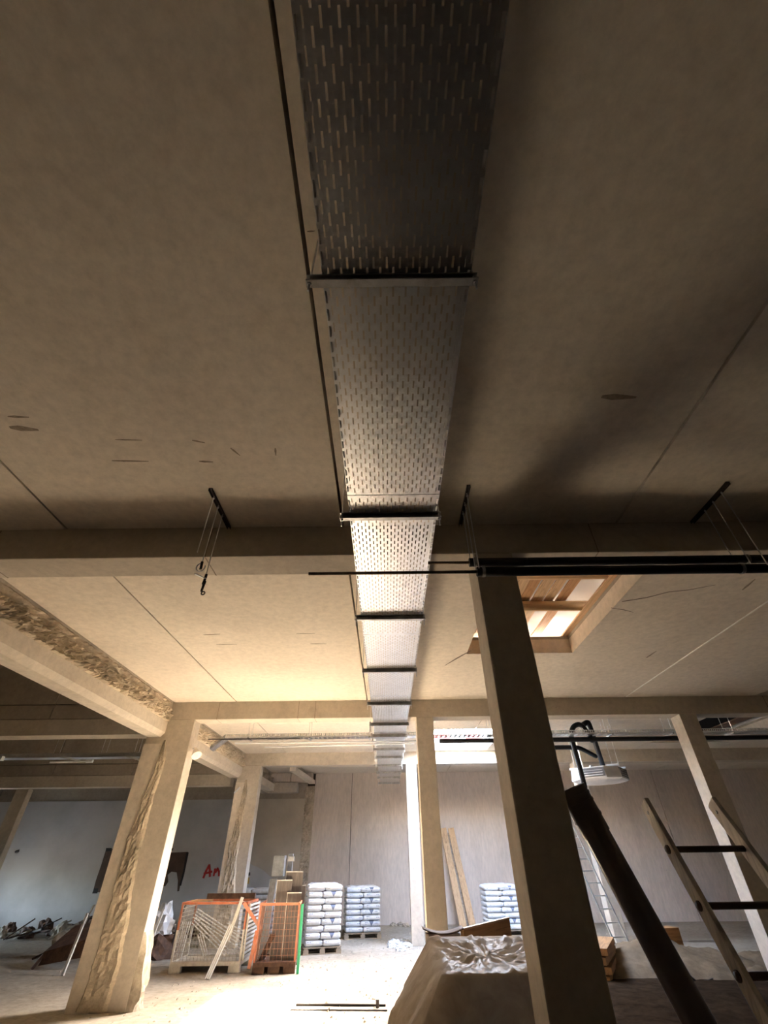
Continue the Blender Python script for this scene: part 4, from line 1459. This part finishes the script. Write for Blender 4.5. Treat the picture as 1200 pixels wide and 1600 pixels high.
def crumple(name, loc, r, h, mat, label, cat, group, seed, flat=1.0):
    vs = []
    bm = bmesh.new()
    bmesh.ops.create_icosphere(bm, subdivisions=3, radius=1.0)
    for v in bm.verts:
        n = v.co.normalized()
        k = 1 + 0.42 * noise.noise(n * 2.1 + Vector((seed, 0, 0))) + 0.25 * noise.noise(n * 5.3 + Vector((0, seed, 0)))
        v.co = Vector((n.x * r * k, n.y * r * k * flat, max(-0.15, n.z) * h * k))
    lo = min(v.co.z for v in bm.verts)
    for v in bm.verts:
        v.co.z -= lo
    me = bpy.data.meshes.new(name)
    bm.to_mesh(me)
    bm.free()
    me.materials.append(M[mat])
    o = link(name, me)
    o.location = loc
    return tag(o, label, cat, group)


for i, (x, y, r, h) in enumerate(((0.15, 18.0, .20, .10), (0.48, 17.6, .16, .08), (0.30, 17.0, .14, .09), (0.45, 18.3, .18, .08), (0.05, 17.5, .12, .06))):
    crumple('plastic_scrap', (x, y, 0.0), r, h, 'polythene', 'crumpled white plastic scrap on the floor left of the middle column, %s nearest' % ['fourth', 'third', 'very', 'fifth', 'second'][i], 'scrap', 'plastic scraps', i * 3.3)
for i, (x, y) in enumerate(((0.15, 22.3), (0.42, 22.4), (0.62, 22.2))):
    crumple('rubble_lump', (x, y, 0.0), 0.13, 0.09, 'dust', 'small rubble lump at the far wall beside the bright column', 'rubble', 'rubble at the far wall', i * 5.1)
rr = random.Random(3)
g = G()
for k in range(1500):
    x, y = rr.uniform(-4.5, 2.0), rr.uniform(9.5, 20)
    if rr.random() < 0.25:
        x, y = rr.uniform(-14, 12), rr.uniform(9.5, 22)
    r = rr.uniform(0.008, 0.03) * (1.6 if rr.random() < 0.05 else 1)
    a = rr.uniform(0, 6)
    ca, sa = math.cos(a) * r, math.sin(a) * r
    g.add([(x + ca, y + sa, 0), (x - sa, y + ca, 0), (x - ca, y - sa, 0), (x + sa, y - ca, 0), (x + r * .2, y, r * rr.uniform(.5, 1))], [(0, 1, 4), (1, 2, 4), (2, 3, 4), (3, 0, 4)])
tag(g.build('grit', M['dust']), 'loose grit and crumbs scattered over the concrete floor', 'grit', kind='stuff')

# ------------------------------------------------------------------ rubble, scrap and posters along the white wall
rt = thing('wrecked_bench', 'dark broken wooden bench lying tipped on the floor in front of the white wall', 'bench', (-7.95, 15.3, 0))
tp = Matrix.Rotation(0.3, 4, 'Y')
G().prism([(-0.5, -0.3, 0.22), (0.75, -0.3, 0.50), (0.75, 0.5, 0.72), (-0.35, 0.5, 0.62)], (0, 0, 0.07)).build('bench_top', M['rust'], rt)
G().prism([(-0.52, -0.33, 0.05), (0.72, -0.33, 0.22), (0.74, -0.33, 0.50), (-0.45, -0.33, 0.26)], (0, 0.05, 0)).build('front_rail', M['rust'], rt)
for a, b in (((-0.5, -0.28, 0.24), (-0.62, -0.38, 0.0)), ((0.7, -0.28, 0.5), (0.75, -0.35, 0.0)), ((-0.3, 0.45, 0.62), (-0.5, 0.6, 0.0)), ((0.7, 0.45, 0.7), (0.8, 0.6, 0.0))):
    G().bar(a, b, 0.06, 0.06).build('leg', M['rust'], rt)
o = G().bar((-7.36, 14.12, 0.0), (-7.62, 14.9, 0.98), 0.05, 0.05, up=(0, 1, 0)).build('white_post', M['whitemetal'])
tag(o, 'thin white post leaning on the wrecked bench', 'post', 'thin white posts')
o = G().bar((-6.02, 15.05, 0.0), (-5.98, 15.6, 1.0), 0.05, 0.05, up=(0, 1, 0)).build('white_post', M['whitemetal'])
tag(o, 'thin grey-white post standing right behind the wide pier', 'post', 'thin white posts')
o = G().bar((-10.1, 19.5, 0.0), (-9.98, 19.8, 0.85), 0.05, 0.05, up=(0, 1, 0)).build('white_post', M['whitemetal'])
tag(o, 'short thin white post standing further back in the rubble', 'post', 'thin white posts')
rr = random.Random(11)


def place_word(x, y):
    if x < -11.2:
        return 'at far left of the white wall'
    if x < -9.4:
        return 'below the torn poster' if y > 21.2 else 'in front of the poster wall'
    if x < -7.9:
        return 'behind the wrecked bench' if y > 18.5 else 'just beyond the wrecked bench'
    return 'behind the wide pier' if y > 18.5 else 'between the wide pier and wide cage'


used = []
k = 0
while len(used) < 40 and k < 4000:
    k += 1
    x = rr.uniform(-14.2, -6.5)
    y = rr.uniform(20.3, 22.0) if x < -9.5 else rr.uniform(16.4, 21.6)
    r = rr.uniform(.18, .44)
    if any((x - a) ** 2 + (y - b) ** 2 < (1.05 * (r + c)) ** 2 for a, b, c in used):
        continue
    i = len(used)
    used.append((x, y, r))
    h = r * rr.uniform(.7, 1.0)
    crumple('rubble_lump', (x, y, 0), r * 0.9, h, 'dust' if i % 3 else 'rust',
            ('%s %s rubble lump ' % ('big' if r > .36 else 'small' if r < .25 else 'middling', 'pale dusty' if i % 3 else 'dark rusty')) + place_word(x, y), 'rubble', 'rubble along the white wall', i * 1.7, 0.8)
for k in range(34):
    x = rr.uniform(-13.0, -6.9)
    y = rr.uniform(19.6, 21.6) if x < -9.5 else rr.uniform(16.0, 20)
    L = rr.uniform(0.5, 1.5)
    a = rr.uniform(-0.5, 0.5)
    p = Vector((x, y, 0.035))
    q = p + Vector((L * math.cos(a), L * math.sin(a), rr.uniform(0.0, 0.5)))
    mat = ('rust', 'pallet', 'whitemetal', 'darkmetal')[k % 4]
    o = G().bar(p, q, rr.uniform(.05, .14), rr.uniform(.03, .05)).build('scrap_bar', M[mat])
    tag(o, '%s %s scrap bar lying %s' % ('long' if L > 1.0 else 'short', ['rusty', 'grey wooden', 'off-white', 'dark metal'][k % 4], place_word(x, y)), 'scrap', 'scrap bars in the rubble')
crumple('plastic_bag', (-6.25, 16.4, 0.42), 0.30, 0.55, 'polythene', 'crumpled white plastic bag on the rubble right of the wide pier', 'bag', None, 7.7)
crumple('rubble_lump', (-6.25, 16.4, 0.0), 0.55, 0.40, 'rust', 'dark lump under the white plastic bag', 'rubble', None, 2.2)
o = G().tube([(-5.85, 16.3, 0.0), (-5.75, 16.3, 0.7), (-5.62, 16.2, 1.05)], 0.025, 8).build('bent_rod', M['darkmetal'])
tag(o, 'dark bent rod sticking up beside the white plastic bag', 'rod')

YW = WALLY - 0.06


def wall_print(name, pix, mat, parent, dy=0.003):
    return G().prism([at(u, v, YW) for u, v in pix], (0, -dy, 0)).build(name, mat, parent)


po = thing('torn_poster', 'torn brown poster with black edges on the white wall, half hidden by the pier', 'poster')
wall_print('poster_scrap', [(166, 1326), (190, 1327), (190, 1395), (145, 1394), (150, 1375), (158, 1352)], M['poster'], po)
wall_print('poster_scrap', [(252, 1333), (294, 1331), (290, 1350), (283, 1375), (280, 1392), (277, 1393), (278, 1376), (276, 1363), (268, 1362), (262, 1367), (263, 1378), (258, 1385), (248, 1383)], M['poster'], po)
wall_print('black_edge', [(166, 1325), (175, 1325), (174, 1330), (165, 1330)], M['ink'], po, 0.006)
wall_print('black_edge', [(262, 1325), (271, 1325), (270, 1329), (262, 1329)], M['ink'], po, 0.006)
wall_print('black_edge', [(291, 1332), (295, 1332), (288, 1366), (283, 1384), (280, 1384), (286, 1362)], M['ink'], po, 0.006)
wall_print('black_edge', [(147, 1388), (154, 1388), (152, 1396), (144, 1396)], M['ink'], po, 0.006)
an = thing('graffiti', 'red spray-painted letters An on the white wall', 'graffiti')


def stroke(name, pix, w):
    g = G()
    P = [at(u, v, YW) for u, v in pix]
    for a, b in zip(P, P[1:]):
        d = (b - a).normalized()
        n = Vector((-d.z, 0, d.x)) * w / 2
        a2, b2 = a - d * w * .3, b + d * w * .3
        g.prism([a2 + n, b2 + n, b2 - n, a2 - n], (0, -0.003, 0))
    g.build(name, M['redpaint'], an)


stroke('letter_a', [(318, 1371), (322, 1361), (327, 1352), (328, 1362), (328, 1369)], 0.085)
stroke('letter_a_bar', [(319, 1365), (331, 1362)], 0.07)
stroke('letter_n', [(334, 1368), (336, 1358), (337, 1363), (340, 1357), (342, 1362), (342, 1368)], 0.075)
mk = thing('wall_mark', 'small black and ochre painted squares on the wall right of the farther pier', 'painted mark')
wall_print('black_square', [(385.5, 1363), (391, 1363), (391, 1368), (385.5, 1368)], M['ink'], mk)
wall_print('ochre_square', [(383, 1371), (390, 1371), (389, 1381), (382, 1381)], M['yellow'], mk)
sc_ = G().tube([at(24, 1331, YW), at(30, 1329, YW)], 0.04, 8).build('wall_bolt', M['darkmetal'])
tag(sc_, 'dark bolt stub sticking out of the white wall at far left', 'bolt')

# look-alikes that still share a label are told apart by their order from left to right
by_label = {}
for o in list(COL.objects):
    if o.parent is None and o.get('label') and o.name.split('.')[0] in ('rubble_lump', 'scrap_bar'):
        by_label.setdefault(o['label'], []).append(o)
for lab, obs in by_label.items():
    if len(obs) > 1:
        def side(o):
            c = sum((Vector(b) for b in o.bound_box), Vector()) / 8 + o.location
            return c.x / c.y
        for i, o in enumerate(sorted(obs, key=side)):
            o['label'] = lab + ', %s from left' % ordn[i]
